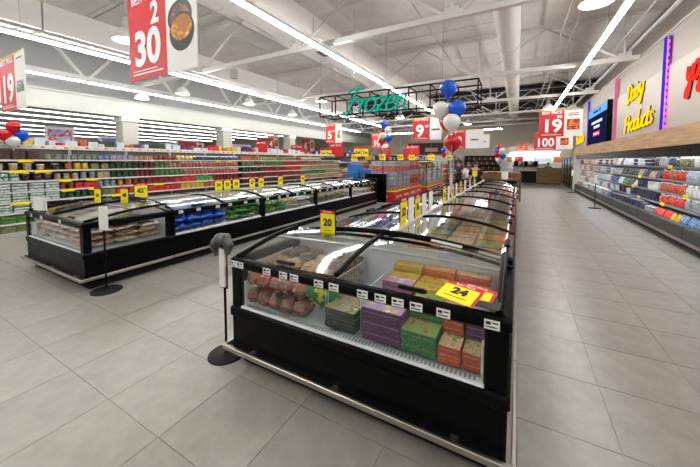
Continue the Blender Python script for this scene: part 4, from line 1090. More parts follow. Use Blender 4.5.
# ------------------------------------------------------------------ script lettering in tube strokes
GL = {'F': (1.15, [[(.05, 1.6), (.4, 1.8), (1.3, 1.78)], [(.75, 1.78), (.6, 1.0), (.45, .2), (.2, -.08), (-.05, .1)], [(.3, .95), (.95, 1.0)]]),
      'r': (.72, [[(0, .75), (.25, .98), (.33, .8), (.28, 0)], [(.3, .45), (.48, .88), (.75, .95)]]),
      'o': (.95, [[(.5, 1), (.12, .75), (.1, .28), (.42, 0), (.78, .28), (.8, .72), (.5, 1), (1.0, .85)]]),
      'z': (.85, [[(.05, .85), (.35, 1), (.75, .95), (.1, .05), (.45, .1), (.85, 0)]]),
      'e': (.85, [[(.1, .48), (.65, .6), (.62, .93), (.35, 1), (.1, .6), (.15, .15), (.45, 0), (.85, .25)]]),
      'n': (.92, [[(.05, .95), (.1, 0)], [(.1, .55), (.35, .95), (.58, .9), (.6, .1), (.88, .12)]]),
      'D': (1.3, [[(.38, 1.6), (.28, .1), (.05, 0)], [(0, 1.45), (.5, 1.75), (1.12, 1.3), (1.1, .5), (.55, 0), (.1, .05)]]),
      'a': (1.0, [[(.75, .85), (.4, 1), (.08, .65), (.1, .15), (.4, 0), (.7, .35), (.78, .95), (.75, .15), (1, .15)]]),
      'i': (.45, [[(.15, .95), (.15, .1), (.42, .15)], [(.17, 1.35), (.2, 1.45)]]),
      'y': (.9, [[(.05, .95), (.1, .35), (.4, .15), (.7, .5)], [(.76, .95), (.66, 0), (.4, -.75), (.05, -.6), (.3, -.15), (.9, .3)]]),
      'P': (1.1, [[(.38, 1.65), (.25, 0)], [(0, 1.4), (.5, 1.8), (1.1, 1.5), (.9, .95), (.35, .8)]]),
      'd': (1.0, [[(.7, .85), (.4, 1), (.08, .6), (.15, .1), (.45, .02), (.72, .4)], [(.85, 1.8), (.74, .1), (1, .15)]]),
      'u': (.95, [[(.05, .95), (.08, .25), (.35, 0), (.65, .4)], [(.72, .95), (.68, .1), (.95, .15)]]),
      'c': (.8, [[(.7, .85), (.4, 1), (.08, .6), (.15, .1), (.5, 0), (.8, .25)]]),
      't': (.65, [[(.32, 1.6), (.25, .15), (.45, 0), (.65, .2)], [(0, 1.05), (.62, 1.1)]]),
      's': (.75, [[(.65, .85), (.35, 1), (.15, .75), (.55, .4), (.45, .05), (.05, .1)]]),
      'l': (.5, [[(.15, .2), (.48, 1.4), (.36, 1.75), (.2, 1.5), (.2, .2), (.48, .1)]]),
      'g': (.95, [[(.75, .9), (.4, 1), (.08, .65), (.1, .2), (.4, .1), (.72, .5)], [(.78, .95), (.7, -.2), (.4, -.75), (.05, -.5), (.35, -.1), (.9, .3)]])}
def smooth(p, n=5):
    q = [Vector(a) for a in p]
    if len(q) < 3: return q
    out = []
    for i in range(len(q) - 1):
        a = q[max(i - 1, 0)]; b = q[i]; c = q[i + 1]; d = q[min(i + 2, len(q) - 1)]
        for k in range(n):
            t = k / n
            out.append(.5 * ((2 * b) + (c - a) * t + (2 * a - 5 * b + 4 * c - d) * t * t + (3 * b - a - 3 * c + d) * t ** 3))
    out.append(q[-1])
    return out
def script_word(word, s, parent, x0, z0, mt, r=.09, slant=.22, rise=0, back=None, sx=1):
    """letters of one word along local x; each letter is one part"""
    x = 0
    for ch in word:
        adv, st = GL[ch]
        m = MB(); mb = MB()
        for p in st:
            pts = [(x0 + (x + a + slant * b) * s * sx, 0, z0 + b * s + rise * (x + a) * s) for a, b in [tuple(v) for v in smooth([Vector((a, b)) for a, b in p])]]
            m.tube(pts, r * s, 6)
            if back: mb.tube([(a, .06 * s + .02, c) for a, b, c in pts], r * s * 1.35, 5)
        o = m.obj('letter', mt, parent)
        if back: mb.obj('letter_backing', back, o)
        x += adv * .93
    return x * s
# Frozen sign in its wire frame
TEAL = emis('neon_teal', '12A88C', .7)
fr = thing('frozen_sign', 'teal script sign reading Frozen in a hanging black wire frame', 'sign', (-5.36, 7.8, 3.03))
m = MB(); Lf, Hf, Df = 4.5, .58, .7
for yy in (0, Df):
    for zz in (0, Hf): m.box(0, Lf, yy - .018, yy + .018, zz - .018, zz + .018)
m.obj('frame_rail', BLACKM, fr)
for k in range(9):
    xx = k * Lf / 8
    for yy in (0, Df): MB().box(xx - .015, xx + .015, yy - .015, yy + .015, 0, Hf).obj('frame_post', BLACKM, fr)
    for zz in (0, Hf): MB().box(xx - .015, xx + .015, 0, Df, zz - .015, zz + .015).obj('frame_tie', BLACKM, fr)
for xx in (1.0, 3.6):
    MB().tube([(xx, Df / 2, Hf), (xx, Df / 2, 3.13)], .008, 4).obj('cord', GREYW, fr)
script_word('Frozen', .375, fr, .86, .02, TEAL, .062, .25, 0.0, mat('teal_backing', (.01, .08, .07), .5))
for c in fr.children:
    if c.name.startswith('letter'): c.location.y = -.05
# signs on the bulkhead
NY = emis('neon_yellow', 'FFB800', 1.1); NR = emis('neon_red', 'FF2A1C', 1.1); NBK = mat('letter_black', (.02, .016, .012), .5)
def wallsign(lb, y, z, words, mt, back=NBK, name='wall_sign', sx=1):
    t = thing(name, lb, 'sign', (2.955, y, z), -PI / 2)
    for w, s, x0, z0, rise, sx in words: script_word(w, s, t, x0, z0, mt, .05, .2, rise, back, sx)
    return t
wallsign('yellow script sign reading Dairy Products between the pink and the violet strip', 12.75, 2.45, [('Dairy', .315, .0, .98, .1, 1.15), ('Products', .3, -.1, .08, .06, 1.22)], NY)
wallsign('yellow script sign reading Dairy Products beyond the wall screen', 21.9, 2.5, [('Dairy', .315, .0, 1.0, .1, 1.15), ('Products', .3, .0, .08, .06, 1.22)], NY)
wallsign('red script sign starting yo on the bulkhead past the violet strip', 8.85, 2.8, [('yogurt', .37, .05, .42, .06, .75)], NR)
dl = thing('deli_sign', 'red outlined script sign reading Deli on the tan end wall', 'sign', (-.25, 30.93, 2.62))
script_word('Deli', .36, dl, 0, 0, emis('neon_deep_red', 'D8241C', 1.0), .07)
MB().tube([(-1.6, -.03, .32), (1.2, -.03, .32)], .02, 5).obj('mount_bar', WHITE, dl)
# colour light fins on the bulkhead
def fin(y, mt, mt2, lb, w=.2):
    t = thing('light_fin', lb, 'wall light', (3.0, y, 2.37), group='coloured light fins')
    MB().box(-.05, 0, 0, w, 0, 2.19, 0, .004).obj('fin', mt, t)
    if mt2:
        for k in range(14): MB().lathe([(.014, 0), (.014, .04), (.006, .05)], 8).obj('bulb', mt2, t, (-.03, -.03, .08 + k * .15))
        MB().box(-.05, -.03, -.02, 0, 0, 2.19).obj('bulb_rail', GREYW, t)
fin(9.8, emis('violet_glow', '4A28C0', .7), emis('pink_bulb', 'FF2A7A', 6), 'violet light fin with a row of pink bulbs beside the red sign')
fin(13.9, emis('pink_glow', 'C0607C', .75), None, 'dusty pink light fin beside the wall screen')
fin(18.6, emis('violet_glow2', '4A2AB0', .8), None, 'violet light fin beyond the wall screen')
# wall screen
scn = thing('wall_screen', 'large navy wall screen with a pale blue header and a pink button', 'screen', (2.995, 17.75, 2.38), -PI / 2)
MB().box(0, 3.3, -.16, .0, 0, 1.56, 0, .01).obj('casing', BLACK, scn)
MB().box(.03, 3.27, -.168, -.16, .03, 1.2).obj('picture', emis('screen_navy', '1B2147', .55), scn)
MB().box(.03, 3.27, -.168, -.16, 1.2, 1.53).obj('picture_header', emis('screen_blue', '6FA8E8', .8), scn)
SW = emis('screen_white', 'DDE4F2', .8)
for z0, x0, x1 in ((.86, .75, 2.6), (.66, 1.2, 2.2)):
    m = MB(); x = x0; r3 = random.Random(int(z0 * 100))
    while x < x1:
        w_ = r3.uniform(.05, .16); m.box(x, x + w_, -.171, -.168, z0, z0 + .11); x += w_ + .035
    m.obj('caption', SW, scn)
MB().box(1.1, 2.3, -.171, -.168, .34, .52).obj('button', emis('screen_pink', 'D8407A', .8), scn)
MB().box(1.25, 2.15, -.173, -.171, .40, .46).obj('caption', SW, scn)
MB().box(1.0, 1.9, -.171, -.168, 1.32, 1.4).obj('caption', emis('screen_ink', '27407E', .6), scn)
MB().lathe([(.001, 0), (.1, 0), (.1, .003), (.001, .003)], 14).obj('logo', emis('screen_ink', '27407E', .6), scn, (2.2, -.168, 1.37)).rotation_euler = (PI / 2, 0, 0)

# ------------------------------------------------------------------ balloons
BAL = {}
BM = {'blue': mat('balloon_blue', '0B4FC4', .18), 'white': mat('balloon_white', (.72, .72, .69), .2), 'red': mat('balloon_red', 'C2141F', .18)}
def balloon(col, x, y, z, r, lb, grp, tie):
    t = thing('balloon', lb, 'balloon', (x, y, z), random.uniform(0, 6), grp)
    k = (col, r)
    if k not in BAL:
        BAL[k] = MB().lathe([(.012, -1.18 * r), (.1 * r, -1.1 * r), (.38 * r, -.9 * r), (.72 * r, -.55 * r), (.93 * r, -.15 * r), (1.0 * r, .2 * r), (.93 * r, .55 * r), (.7 * r, .85 * r), (.38 * r, 1.04 * r), (.001, 1.1 * r)], 20).mesh('skin', BM[col])
        BAL[k, 1] = MB().lathe([(.004, .0), (.02, -.012), (.026, -.035)], 8).mesh('knot', BM[col])
    put('skin', BAL[k], t); put('knot', BAL[k, 1], t, (0, 0, -1.17 * r))
    dx, dy = tie[0] - x, tie[1] - y
    c, s = math.cos(-t.rotation_euler.z), math.sin(-t.rotation_euler.z)
    MB().tube([(0, 0, -1.19 * r), ((dx * c - dy * s) * .5, (dx * s + dy * c) * .5, -1.2 * r - (z - tie[2] - 1.2 * r) * .4), (dx * c - dy * s, dx * s + dy * c, tie[2] - z)], .003, 4).obj('ribbon', PAPER, t)
g = 'balloons tied to the pizza island'
tie = (-1.02, 5.6, 1.02)
for c, x, y, z, lb in (('blue', -1.11, 5.6, 2.94, 'topmost blue balloon above the pizza island'), ('blue', -.945, 5.58, 2.57, 'lower blue balloon above the pizza island'),
                       ('white', -1.235, 5.62, 2.58, 'white balloon at the height of the lower blue one'), ('white', -1.01, 5.44, 2.32, 'white balloon hiding part of a red one'),
                       ('red', -1.16, 5.82, 2.38, 'red balloon half behind a white balloon'), ('red', -1.02, 5.6, 1.98, 'lowest red balloon of the big cluster')):
    balloon(c, x, y, z, .145, lb, g, tie)
g = 'balloons by the poster reading 10'; tie = (-4.95, 12.0, 1.66)
for c, x, y, z in (('blue', -4.98, 12, 3.18), ('white', -4.8, 12, 2.95), ('red', -5.08, 12.1, 2.85), ('white', -4.98, 11.9, 2.72), ('blue', -4.8, 12.05, 2.6), ('red', -5.07, 12, 2.5)):
    balloon(c, x, y, z, .15, c + ' balloon of the cluster before the poster reading 10', g, tie)
g = 'balloons over the gondola'; tie = (-9.75, 2.3, 2.05)
for c, y, z in (('red', 2.34, 2.42), ('red', 2.2, 2.24), ('blue', 2.46, 2.24), ('white', 2.32, 2.1)):
    balloon(c, -9.9, y, z, .13, c + ' balloon of the cluster over the brown cartons', g, (-9.95, y, 1.97))
g = 'balloons by the brown crates'; tie = (-.62, 15.4, 1.2)
for c, x, z in (('red', -.86, 2.4), ('blue', -.98, 2.2), ('white', -.72, 2.2), ('red', -.95, 1.98), ('blue', -.68, 1.92), ('white', -.9, 1.75)):
    balloon(c, x * .86, 15.4 + random.uniform(-.1, .1), 1.67 + (z - 1.67) * .86, .13, c + ' balloon of the cluster over the brown crates', g, tie)
g = 'distant balloons'
for c, x, y, z in (('blue', -6.7, 20, 2.35), ('white', -6.55, 20, 2.1), ('red', -6.85, 20.1, 2.1), ('blue', -4.2, 20, 2.35), ('red', -4.15, 20, 2.05), ('blue', -9.0, 16.5, 2.15), ('red', -8.85, 16.6, 2.0)):
    balloon(c, x, y, z, .15, 'distant %s balloon near the promotion stacks' % c, g, (x, y, .0))

# ------------------------------------------------------------------ promotion stacks behind the islands
CARD = mat('cardboard', (.40, .28, .17), .7, noise=.08, nscale=6)
def skirt(t, x0, x1, y0, y1, h, words):
    for nm, b in (('skirt_panel', (x0 - .02, x1 + .02, y0 - .02, y0)), ('skirt_panel', (x1, x1 + .02, y0, y1))):
        MB().box(b[0], b[1], b[2], b[3], 0, h).obj(nm, RED, t)
        MB().box(b[0], b[1] + .001, b[2] - .001, b[3], h, h + .035).obj('skirt_edge', YEL, t)
    n = words
    for k in range(n):
        yy = y0 + (y1 - y0) * (k + .5) / n
        text('BEST PRICE', WPLAST, t, (x1 + .022, yy, h * .5), .13, rot=(PI / 2, 0, PI / 2), depth=.002, bold=.012)
    text('BEST PRICE', WPLAST, t, ((x0 + x1) / 2, y0 - .022, h * .5), .13, depth=.002, bold=.012)
pal = thing('display_pallet', 'red-skirted pallet of purple and red multipacks behind the pale-meat island', 'display', (0, 0, 0))
pal.location = (-4.25, 11.4, 0)
MB().box(-1.25, 0, 0, 3.75, 0, .42).obj('platform', BLACKM, pal)
MB().box(-1.15, -.55, .55, 3.7, .42, 1.462).obj('core', CARD, pal)
skirt(pal, -1.25, 0, 0, 3.75, .44, 4)
MB().box(-1.27, -.35, -.1, -.02, 0, 1.15).obj('end_board', BLACK, pal)
pk = {c: form('box', .42, .5, .2, c) for c in ('purple', 'red', 'silver', 'lilac', 'deep red', 'tan', 'pinkish-red', 'grey')}
r4 = random.Random(11)
for j in range(7):
    for i in (1, 2):
        for k in range(6):
            if i < 2 and j > 0 and k < 5: continue       # hidden inside the stack
            c = ('tan', 'lilac', 'grey', 'lilac', 'pinkish-red', 'silver')[k] if j < 4 else ('pinkish-red', 'deep red', 'pinkish-red', 'silver', 'deep red', 'pinkish-red')[k]
            o = put('multipack', pk[c], None, (-4.52 - (2 - i) * .55, 11.66 + j * .5, .461 + k * .201), rz=PI / 2)
            tag(o, '%s multipack stacked on the red-skirted pallet behind the pale-meat island' % c, 'multipack', 'multipacks on the first pallet')
pal = thing('display_pallet', 'red-skirted pallet of white-topped jugs on brown trays', 'display', (-4.05, 15.6, 0))
MB().box(-1.6, 0, 0, 3.6, 0, .3).obj('platform', BLACKM, pal)
skirt(pal, -1.6, 0, 0, 3.6, .32, 3)
for k in range(4):
    z = .3 + k * .34
    if k < 3 or 1:
        MB().box(-1.55, -.04, .04, 3.55, z, z + .02).obj('tray', CARD, pal)
MB().box(-1.55, -.04, .04, 3.55, .3, .62).obj('carton_base', CARD, pal)
for yy in (.04, 1.2, 2.4, 3.5):
    for xx in (-1.53, -.06): MB().box(xx - .02, xx + .02, yy - .02, yy + .02, .3, 1.62).obj('corner_post', BLACK, pal)
MB().box(-1.6, 0, 0, 3.6, 1.62, 1.66).obj('top_tray', WPLAST, pal)
for k in (1, 2):
    fill(-4.2, 15.75, 19.0, .3 + .34 * k + .021, .29, 'bottle', 'white-blue', .15, .15, 'jug pallet facing the aisle, %s tray' % ('lower', 'upper')[k - 1], 'jugs on the pallet', 1)
for i in range(6):
    for k in (1, 2):
        o = put('bottle', form('bottle', .15, .15, .286, 'white-blue'), None, (-5.4 + i * .2, 15.72, .3 + .34 * k + .021))
        tag(o, 'white-blue capped bottle on the jug pallet, front end', 'bottle', 'jugs on the pallet')
# blue crates on the counter end and dark bins
BLUEP = mat('blue_plastic', '1F6FB4', .35)
def crate(x, y, z, w, d, h, lb):
    t = thing('storage_crate', lb, 'crate', (x, y, z), group='blue crates')
    m = MB(); a, b = w / 2, d / 2
    for bx_ in ((-a, a, -b, -b + .015), (-a, a, b - .015, b), (-a, -a + .015, -b + .015, b - .015), (a - .015, a, -b + .015, b - .015)): m.box(*bx_, .015, h)
    m.box(-a, a, -b, b, 0, .015).obj('tub', BLUEP, t)
    MB().box(-a - .02, a + .02, -b - .02, b + .02, h, h + .03, 0, .008).obj('lid', mat('blue_plastic_light', '3C8AD0', .35), t)
    for k in range(3): MB().box(-a - .006, a + .006, -b - .006, -b, h * (.25 + .22 * k), h * (.29 + .22 * k)).obj('rib', BLUEP, t)
tb = thing('display_table', 'dark display table under the blue crates behind the pale-meat island', 'table', (-6.3, 12.6, 0))
MB().box(-.68, .62, -.5, .5, .8, .85, 0, .008).obj('tabletop', BLACKM, tb)
for sx in (-.62, .56):
    for sy in (-.45, .45): MB().box(sx - .03, sx + .03, sy - .03, sy + .03, 0, .8).obj('leg', BLACK, tb)
for k in range(2): crate(-6.62, 12.5, .85 + k * .34, .55, .5, .3, '%s blue crate of the taller pile on the dark table' % ('lower', 'upper')[k])
crate(-5.98, 12.5, .85, .5, .5, .42, 'single blue crate beside the taller pile')
# brown crates with produce past the pizza island
cb = thing('display_bin', 'long brown slatted bin past the end of the pizza island', 'bin', (-.6, 14.6, 0))
for k in range(5):
    MB().box(-.75, .75, -.42, -.4, .1 + k * .22, .28 + k * .22, 0, .004).obj('slat', wood('bin_slat', '5A3E28', '7E5A3A', 0), cb)
    MB().box(.73, .75, -.4, 1.2, .1 + k * .22, .28 + k * .22, 0, .004).obj('slat', wood('bin_slat_side', '5A3E28', '7E5A3A', 1), cb)
    MB().box(-.75, -.73, -.4, 1.2, .1 + k * .22, .28 + k * .22, 0, .004).obj('slat', wood('bin_slat_side', '5A3E28', '7E5A3A', 1), cb)
for sx in (-.72, .72):
    for sy in (-.39, 1.19): MB().box(sx - .03, sx + .03, sy - .02, sy + .02, 0, 1.2).obj('post', wood('bin_post', '4A3220', '6A4A2E', 2), cb)
MB().box(-.72, .72, -.38, 1.18, .95, 1.0).obj('tray', CARD, cb)
for i in range(7):
    for j in range(4):
        o = put('produce_box', form('box', .19, .3, .2, r4.choice(('tan', 'dark brown', 'olive', 'beige'))), None, (-1.22 + i * .205, 14.42 + j * .34, 1.0), rz=r4.uniform(-.06, .06))
        tag(o, 'small brown-toned box in the slatted bin', 'box', 'boxes in the slatted bin')
tag(MB().box(-.12, .12, -.01, 0, 0, .34, 0, .003).obj('notice_sheet', PAPER, None, (-.45, 14.17, .9)), 'white notice sheet fixed to the brown slatted bin', 'notice')

# ------------------------------------------------------------------ shelving beyond, seen small
ASSORT = [PC[c] for c in ('red', 'yellow', 'dark green', 'white-blue', 'orange', 'navy', 'tan', 'bright red', 'grey', 'purple', 'black', 'khaki')]
def far_gondola(x, y0, y1, h, lb, grp, face=1, top='dark', xdir=False):
    t = thing('far_gondola', lb, 'shelf unit', (x, y0, 0), -PI / 2 if xdir else 0, group=grp)
    L = y1 - y0; n = int(h / .36)
    MB().box(-.4, .4, 0, L, 0, .12).obj('base', SHELF, t)
    MB().box(-.02, .02, 0, L, .12, h).obj('back_panel', GBACK, t)
    for k in range(1, n): MB().box(-.38, .38, .01, L - .01, .1 + k * .36 - .02, .1 + k * .36).obj('shelf', SHELF, t)
    r5 = random.Random(int(abs(x) * 10 + y0)); m = MB()
    for k in range(n):
        z = .12 + k * .36 if k == 0 else .1 + k * .36
        for sd in (-1, 1):
            y = .03; ci = 0
            while y < L - .25:
                if r5.random() < .25 or ci == 0: ci = r5.randrange(12); hh = r5.uniform(.2, .31); ww = r5.uniform(.1, .2)
                xa, xb = sorted((sd * .12, sd * .36)); m.box(xa, xb, y, y + ww, z, z + hh, ci); y += ww + .012
    if top:
        y = .05
        while y < L - .2:
            ww = r5.uniform(.12, .3); m.box(-.2, .25, y, y + ww, h, h + r5.uniform(.15, .34), {'dark': 10, 'mix': r5.randrange(12)}[top] if r5.random() < .7 else 3); y += ww + r5.uniform(.02, .1)
    o = m.obj('goods', ASSORT, t); o['kind'] = 'stuff'
for k in range(4):
    far_gondola(-12.4 - k * 3.6, 3 + k, 26, 2.05 + .16 * k, '%s long grocery gondola behind the first gondola run' % ORD[k], 'gondolas in the far hall', top=('mix', 'dark')[k % 2])
far_gondola(-30, 0, 29, 2.9, 'tall stocked wall shelving deep in the far hall', 'gondolas in the far hall', top='mix')
for k, (x, y0, y1) in enumerate(((-8.4, 17.5, 26), (-6.7, 20.3, 27), (-4.2, 21.5, 27.5))):
    far_gondola(x, y0, y1, 1.75, '%s short gondola among the yellow cards' % ORD[k], 'short gondolas past the promotion stacks', top='mix')
# banners in the far hall
for k, (x, y, z, w, h, c) in enumerate(((-24, 9.5, 2.55, 2.2, .75, 'blue'), (-24, 14.5, 2.5, 2.6, .7, 'red'), (-24, 20, 2.5, 2.4, .8, 'blue'), (-24, 24, 2.5, 2.2, .8, 'red'), (-18, 5.2, 2.4, 1.0, .8, 'lilac'), (-20, 12.2, 2.5, 1.6, .6, 'red'))):
    t = thing('hall_banner', '%s and white banner hung in the far hall' % c, 'banner', (x, y, z), PI / 2, 'banners in the far hall')
    MB().box(0, w, 0, .03, 0, h).obj('panel', PAPER, t)
    MB().box(w * .08, w * .92, -.004, 0, h * .15, h * .85).obj('print', pack('print_banner_' + c, {'blue': '6F96D8', 'red': 'C8323A', 'lilac': 'B8B4E0'}[c], 'D84A4A', 'F2F2F6', 3, .5, False, .5), t)
    for xx in (.1, w - .1): MB().tube([(xx, .015, h), (xx, .015, 5.03 - z)], .008, 4).obj('cord', GREYW, t)

# ------------------------------------------------------------------ deli end
mw = tag(MB().box(-10.1, -6.5, 30.9, 30.98, 2.3, 3.5, 0, .01).obj('wall_board', mat('maroon_board', '4A1518', .6)), 'large maroon board on the end wall', 'board')
MB().box(-8.3, -7.0, 30.87, 30.9, 2.6, 3.0, 0, .005).obj('name_plate', mat('plate_beige', (.45, .36, .26), .6), mw)
deli = structure(MB().box(-1.4, 3.7, 30.55, 30.9, 0, 2.3).obj('trim_10', mat('deli_white', (.85, .85, .83), .4)))
for k, (x, w, c) in enumerate(((-.9, .5, 'tan'), (-.25, .7, 'red'), (1.2, 1.3, 'white-blue'), (2.6, .7, 'orange'))):
    p_ = tag(MB().box(x, x + w, 30.5, 30.54, 1.45, 2.15, 0, .005).obj('menu_poster', PAPER), '%s printed menu poster on the white deli wall' % c, 'poster')
    MB().box(x + .05, x + w - .05, 30.495, 30.5, 1.55, 2.05).obj('print', PC[c], p_)
tag(MB().box(-.3, 1.4, 27.0, 27.8, 0, .9, 0, .02).box(-.3, 1.4, 27.1, 27.7, .9, 1.25, 1).box(-.35, 1.45, 26.95, 27.85, 1.25, 1.3).obj('deli_case', [BLACKM, mat('case_pale', (.5, .48, .44), .3)]), 'low black deli case beside the wooden counter', 'deli case')  # upper band of the case is a plain pale grey
dc = thing('deli_counter', 'plain wooden deli counter at the end of the dairy aisle', 'counter', (2.0, 26, 0))
MB().box(-.72, .75, 0, .06, .06, 1.12, 0, .004).obj('front_panel', OAKX, dc)
for sx in (-.72, .70): MB().box(sx, sx + .05, .06, .8, .06, 1.12).obj('side_panel', OAKX, dc)
MB().box(-.78, .8, -.04, .85, 1.12, 1.17, 0, .008).obj('counter_top', OAKX, dc)
MB().box(-.7, .73, .03, .75, 0, .06).obj('plinth', BLACKM, dc)
for k in range(5):
    o = MB().lathe([(.14, 0), (.16, .02), (.16, .3), (.1, .36), (.03, .38)], 14).obj('food_warmer', STEEL if k % 2 else BLACKM, None, (-.1 + k * .33, 27.4, 1.3))
    tag(o, 'round %s container on the deli case' % ('steel' if k % 2 else 'black'), 'container', 'containers on the deli case')
tag(MB().box(-.6, 3.4, 29.6, 30.5, 0, .95, 0, .01).box(-.65, 3.45, 29.55, 30.5, .95, 1.0).box(.3, 2.4, 30.1, 30.5, 1.4, 1.46).obj('back_counter', [mat('counter_white', (.78, .78, .76), .4)]), 'white back counter along the deli wall', 'counter')
# glass-door fridge past the pillar
fg = thing('glass_door_fridge', 'black glass-door fridge beyond the putty-coloured pillar', 'fridge', (2.82, 21.6, 0))
MB().box(.1, .9, 0, 5.2, 0, 1.93).obj('case', BLACK, fg)
for k in range(4):
    dd = MB().box(0, .05, k * 1.3 + .01, k * 1.3 + .1, .1, 1.9).box(0, .05, k * 1.3 + 1.2, k * 1.3 + 1.29, .1, 1.9).box(0, .05, k * 1.3 + .1, k * 1.3 + 1.2, .1, .2).box(0, .05, k * 1.3 + .1, k * 1.3 + 1.2, 1.8, 1.9).obj('door', BLACK, fg)
    MB().box(.02, .026, k * 1.3 + .1, k * 1.3 + 1.2, .2, 1.8).obj('pane', GLASS, dd)
    MB().box(-.04, -.02, k * 1.3 + .12, k * 1.3 + .15, .8, 1.3).obj('handle', STEEL, dd)
    for z in (.25, .65, 1.05, 1.45):
        m = MB(); r6 = random.Random(int(z * 100) + k); y = k * 1.3 + .12
        while y < k * 1.3 + 1.1:
            m.box(.055, .098, y, y + .09, z, z + r6.uniform(.2, .3), r6.randrange(12)); y += .1
        o = m.obj('goods', ASSORT, fg); o['kind'] = 'stuff'
# dark wine racks at the end of the centre aisle
wr = thing('wine_rack', 'tall dark rack of bottles before the end wall', 'rack', (-4.2, 29, 0))
MB().box(0, 2.9, .6, .65, 0, 2.15).box(0, .06, 0, .6, 0, 2.15).box(2.84, 2.9, 0, .6, 0, 2.15).obj('case', BLACKM, wr)
for k in range(5): MB().box(.06, 2.84, .05, .6, .1 + k * .4, .14 + k * .4).obj('shelf', BLACKM, wr)
m = MB()
for k in range(5):
    for i in range(18): m.lathe([(.045, 0), (.045, .18), (.015, .24), (.015, .3)], 8, (.18 + i * .15, .25, .14 + k * .4), (i * 7 + k) % 3)
o = m.obj('goods', [PC['maroon'], PC['black'], PC['tan']], wr); o['kind'] = 'stuff'
for k, x in enumerate((-5.5, -5.0)):
    p_ = tag(MB().box(x, x + .42, 29.6, 29.64, 0, 2.1, 0, .005).obj('standing_poster', BLACKM), 'dark food poster beside the wine rack', 'poster', 'dark posters')
    MB().box(x + .04, x + .38, 29.59, 29.6, 1.3, 2.0).obj('print', PC['deep red'], p_)
structure(MB().box(-14, -5, 30.6, 30.95, 0, 2.2).obj('trim_11', OFFW))

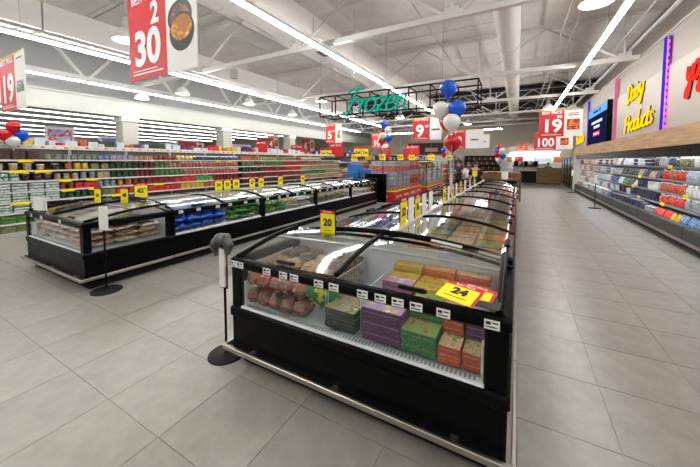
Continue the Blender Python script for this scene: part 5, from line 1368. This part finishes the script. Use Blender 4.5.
# ------------------------------------------------------------------ people
SKIN = mat('skin', (.45, .27, .19), .5)
def chain(name, joints, links, mt, parent, lvl=1):
    me = bpy.data.meshes.new(name)
    me.from_pydata([j[:3] for j in joints], links, [])
    me.materials.append(mt)
    o = bpy.data.objects.new(name, me); COL.objects.link(o); o.parent = parent
    md = o.modifiers.new('skin', 'SKIN'); md.use_smooth_shade = True
    sv = me.skin_vertices[0].data
    for i, j in enumerate(joints): sv[i].radius = (j[3], j[4] if len(j) > 4 else j[3]); sv[i].use_root = (i == 0)
    ss = o.modifiers.new('subdivision', 'SUBSURF'); ss.levels = lvl; ss.render_levels = lvl
    return o
def person(x, y, rz, H, lb, shirt, pants, hair, long_hair=False, badge=None):
    t = thing('person', lb, 'person', (x, y, 0), rz, 'people in the store')
    k = H / 1.72
    J = [(0, 0, .95, .13, .1), (0, 0, 1.15, .12, .09), (0, 0, 1.36, .15, .1), (0, 0, 1.47, .06), (0, -.01, 1.53, .055), (0, -.015, 1.60, .085, .095), (0, -.015, 1.68, .075, .085),
         (.19, 0, 1.40, .055), (.25, -.02, 1.14, .045), (.23, -.16, .95, .032), (.225, -.2, .88, .035, .02), (-.19, 0, 1.40, .055), (-.25, -.02, 1.14, .045), (-.23, -.16, .95, .032), (-.225, -.2, .88, .035, .02),
         (.1, 0, .86, .085), (.11, -.02, .5, .06), (.11, .01, .1, .04), (.11, -.12, .04, .035, .03), (-.1, 0, .86, .085), (-.11, -.02, .5, .06), (-.11, .01, .1, .04), (-.11, -.12, .04, .035, .03),
         (.24, -.22, .80, .012), (.215, -.235, .80, .012), (.195, -.21, .83, .012), (-.24, -.22, .80, .012), (-.215, -.235, .80, .012), (-.195, -.21, .83, .012)]
    J = [(a[0] * k, a[1] * k, a[2] * k) + tuple(v * k for v in a[3:]) for a in J]
    E = [(0, 1), (1, 2), (2, 3), (3, 4), (4, 5), (5, 6), (2, 7), (7, 8), (8, 9), (9, 10), (2, 11), (11, 12), (12, 13), (13, 14), (0, 15), (15, 16), (16, 17), (17, 18), (0, 19), (19, 20), (20, 21), (21, 22),
         (10, 23), (10, 24), (9, 25), (14, 26), (14, 27), (13, 28)]
    chain('body', J, E, SKIN, t)
    g_ = lambda idx, f: [J[i][:3] + tuple(v * f + .022 for v in J[i][3:]) for i in idx]
    chain('shirt', g_([1, 0, 2, 7, 8, 11, 12], 1.22), [(0, 1), (0, 2), (2, 3), (3, 4), (2, 5), (5, 6)], shirt, t)
    chain('trousers', g_([0, 15, 16, 17, 19, 20, 21], 1.12), [(0, 1), (1, 2), (2, 3), (0, 4), (4, 5), (5, 6)], pants, t)
    for s in (-1, 1):
        m = MB().lathe([(.05 * k, 0), (.055 * k, .03 * k), (.04 * k, .07 * k), (.01, .08 * k)], 10); m.v = [(a * .85 + s * .11 * k, b * 2.1 - .05 * k, c) for a, b, c in m.v]; m.obj('shoe', BLACKM, t)
        MB().lathe([(.001, -.012), (.011, 0), (.001, .012)], 8, (s * .033 * k, -.105 * k, 1.62 * k)).obj('eye', INK, t)
        MB().lathe([(.001, -.03 * k), (.014 * k, 0), (.001, .03 * k)], 8, (s * .088 * k, -.01, 1.61 * k)).obj('ear', SKIN, t)
    MB().lathe([(.016 * k, -.02 * k), (.008 * k, .0), (.003, .035 * k)], 8, (0, -.112 * k, 1.595 * k)).obj('nose', SKIN, t)
    MB().box(-.025 * k, .025 * k, -.104 * k, -.09 * k, 1.548 * k, 1.558 * k).obj('mouth', mat('lips', (.35, .13, .11), .5), t)
    pr = [(.001, .125), (.06, .115), (.095, .07), (.105, .02), (.1, -.03)]
    if long_hair: pr += [(.105, -.1), (.11, -.2), (.07, -.26)]
    m = MB().lathe([(r_ * k, z * k) for r_, z in pr], 14, cap=False); m.v = [(a, b * 1.05 + .022 * k, c + 1.66 * k) for a, b, c in m.v]
    m.obj('hair', hair, t)
    if badge: MB().box(-.09, .09, .14, .15, 1.12 * k, 1.36 * k, 0, .004).obj('shirt_print', YEL, t)
HAIRD = mat('hair_dark', (.02, .014, .01), .5); HAIRB = mat('hair_brown', (.10, .055, .03), .5)
person(-1.95, 14.9, R(10), 1.58, 'person with long hair in a white top and dark trousers walking up the aisle', mat('cloth_white', (.7, .69, .67), .8), mat('cloth_navy', (.03, .035, .06), .8), HAIRB, True)
person(-1.45, 13.0, R(175), 1.62, 'person in a black shirt with a yellow square on the back', mat('cloth_black', (.012, .012, .013), .8), mat('cloth_black2', (.018, .018, .02), .8), HAIRD, False, True)
person(2.05, 27.5, R(5), 1.5, 'person with dark hair behind the wooden deli counter', mat('cloth_grey', (.06, .06, .065), .8), mat('cloth_black2', (.018, .018, .02), .8), HAIRD)
person(-3.4, 21.0, R(30), 1.66, 'person in dark clothing standing by the far milk display', mat('cloth_navy', (.03, .035, .06), .8), mat('cloth_black2', (.018, .018, .02), .8), HAIRD)
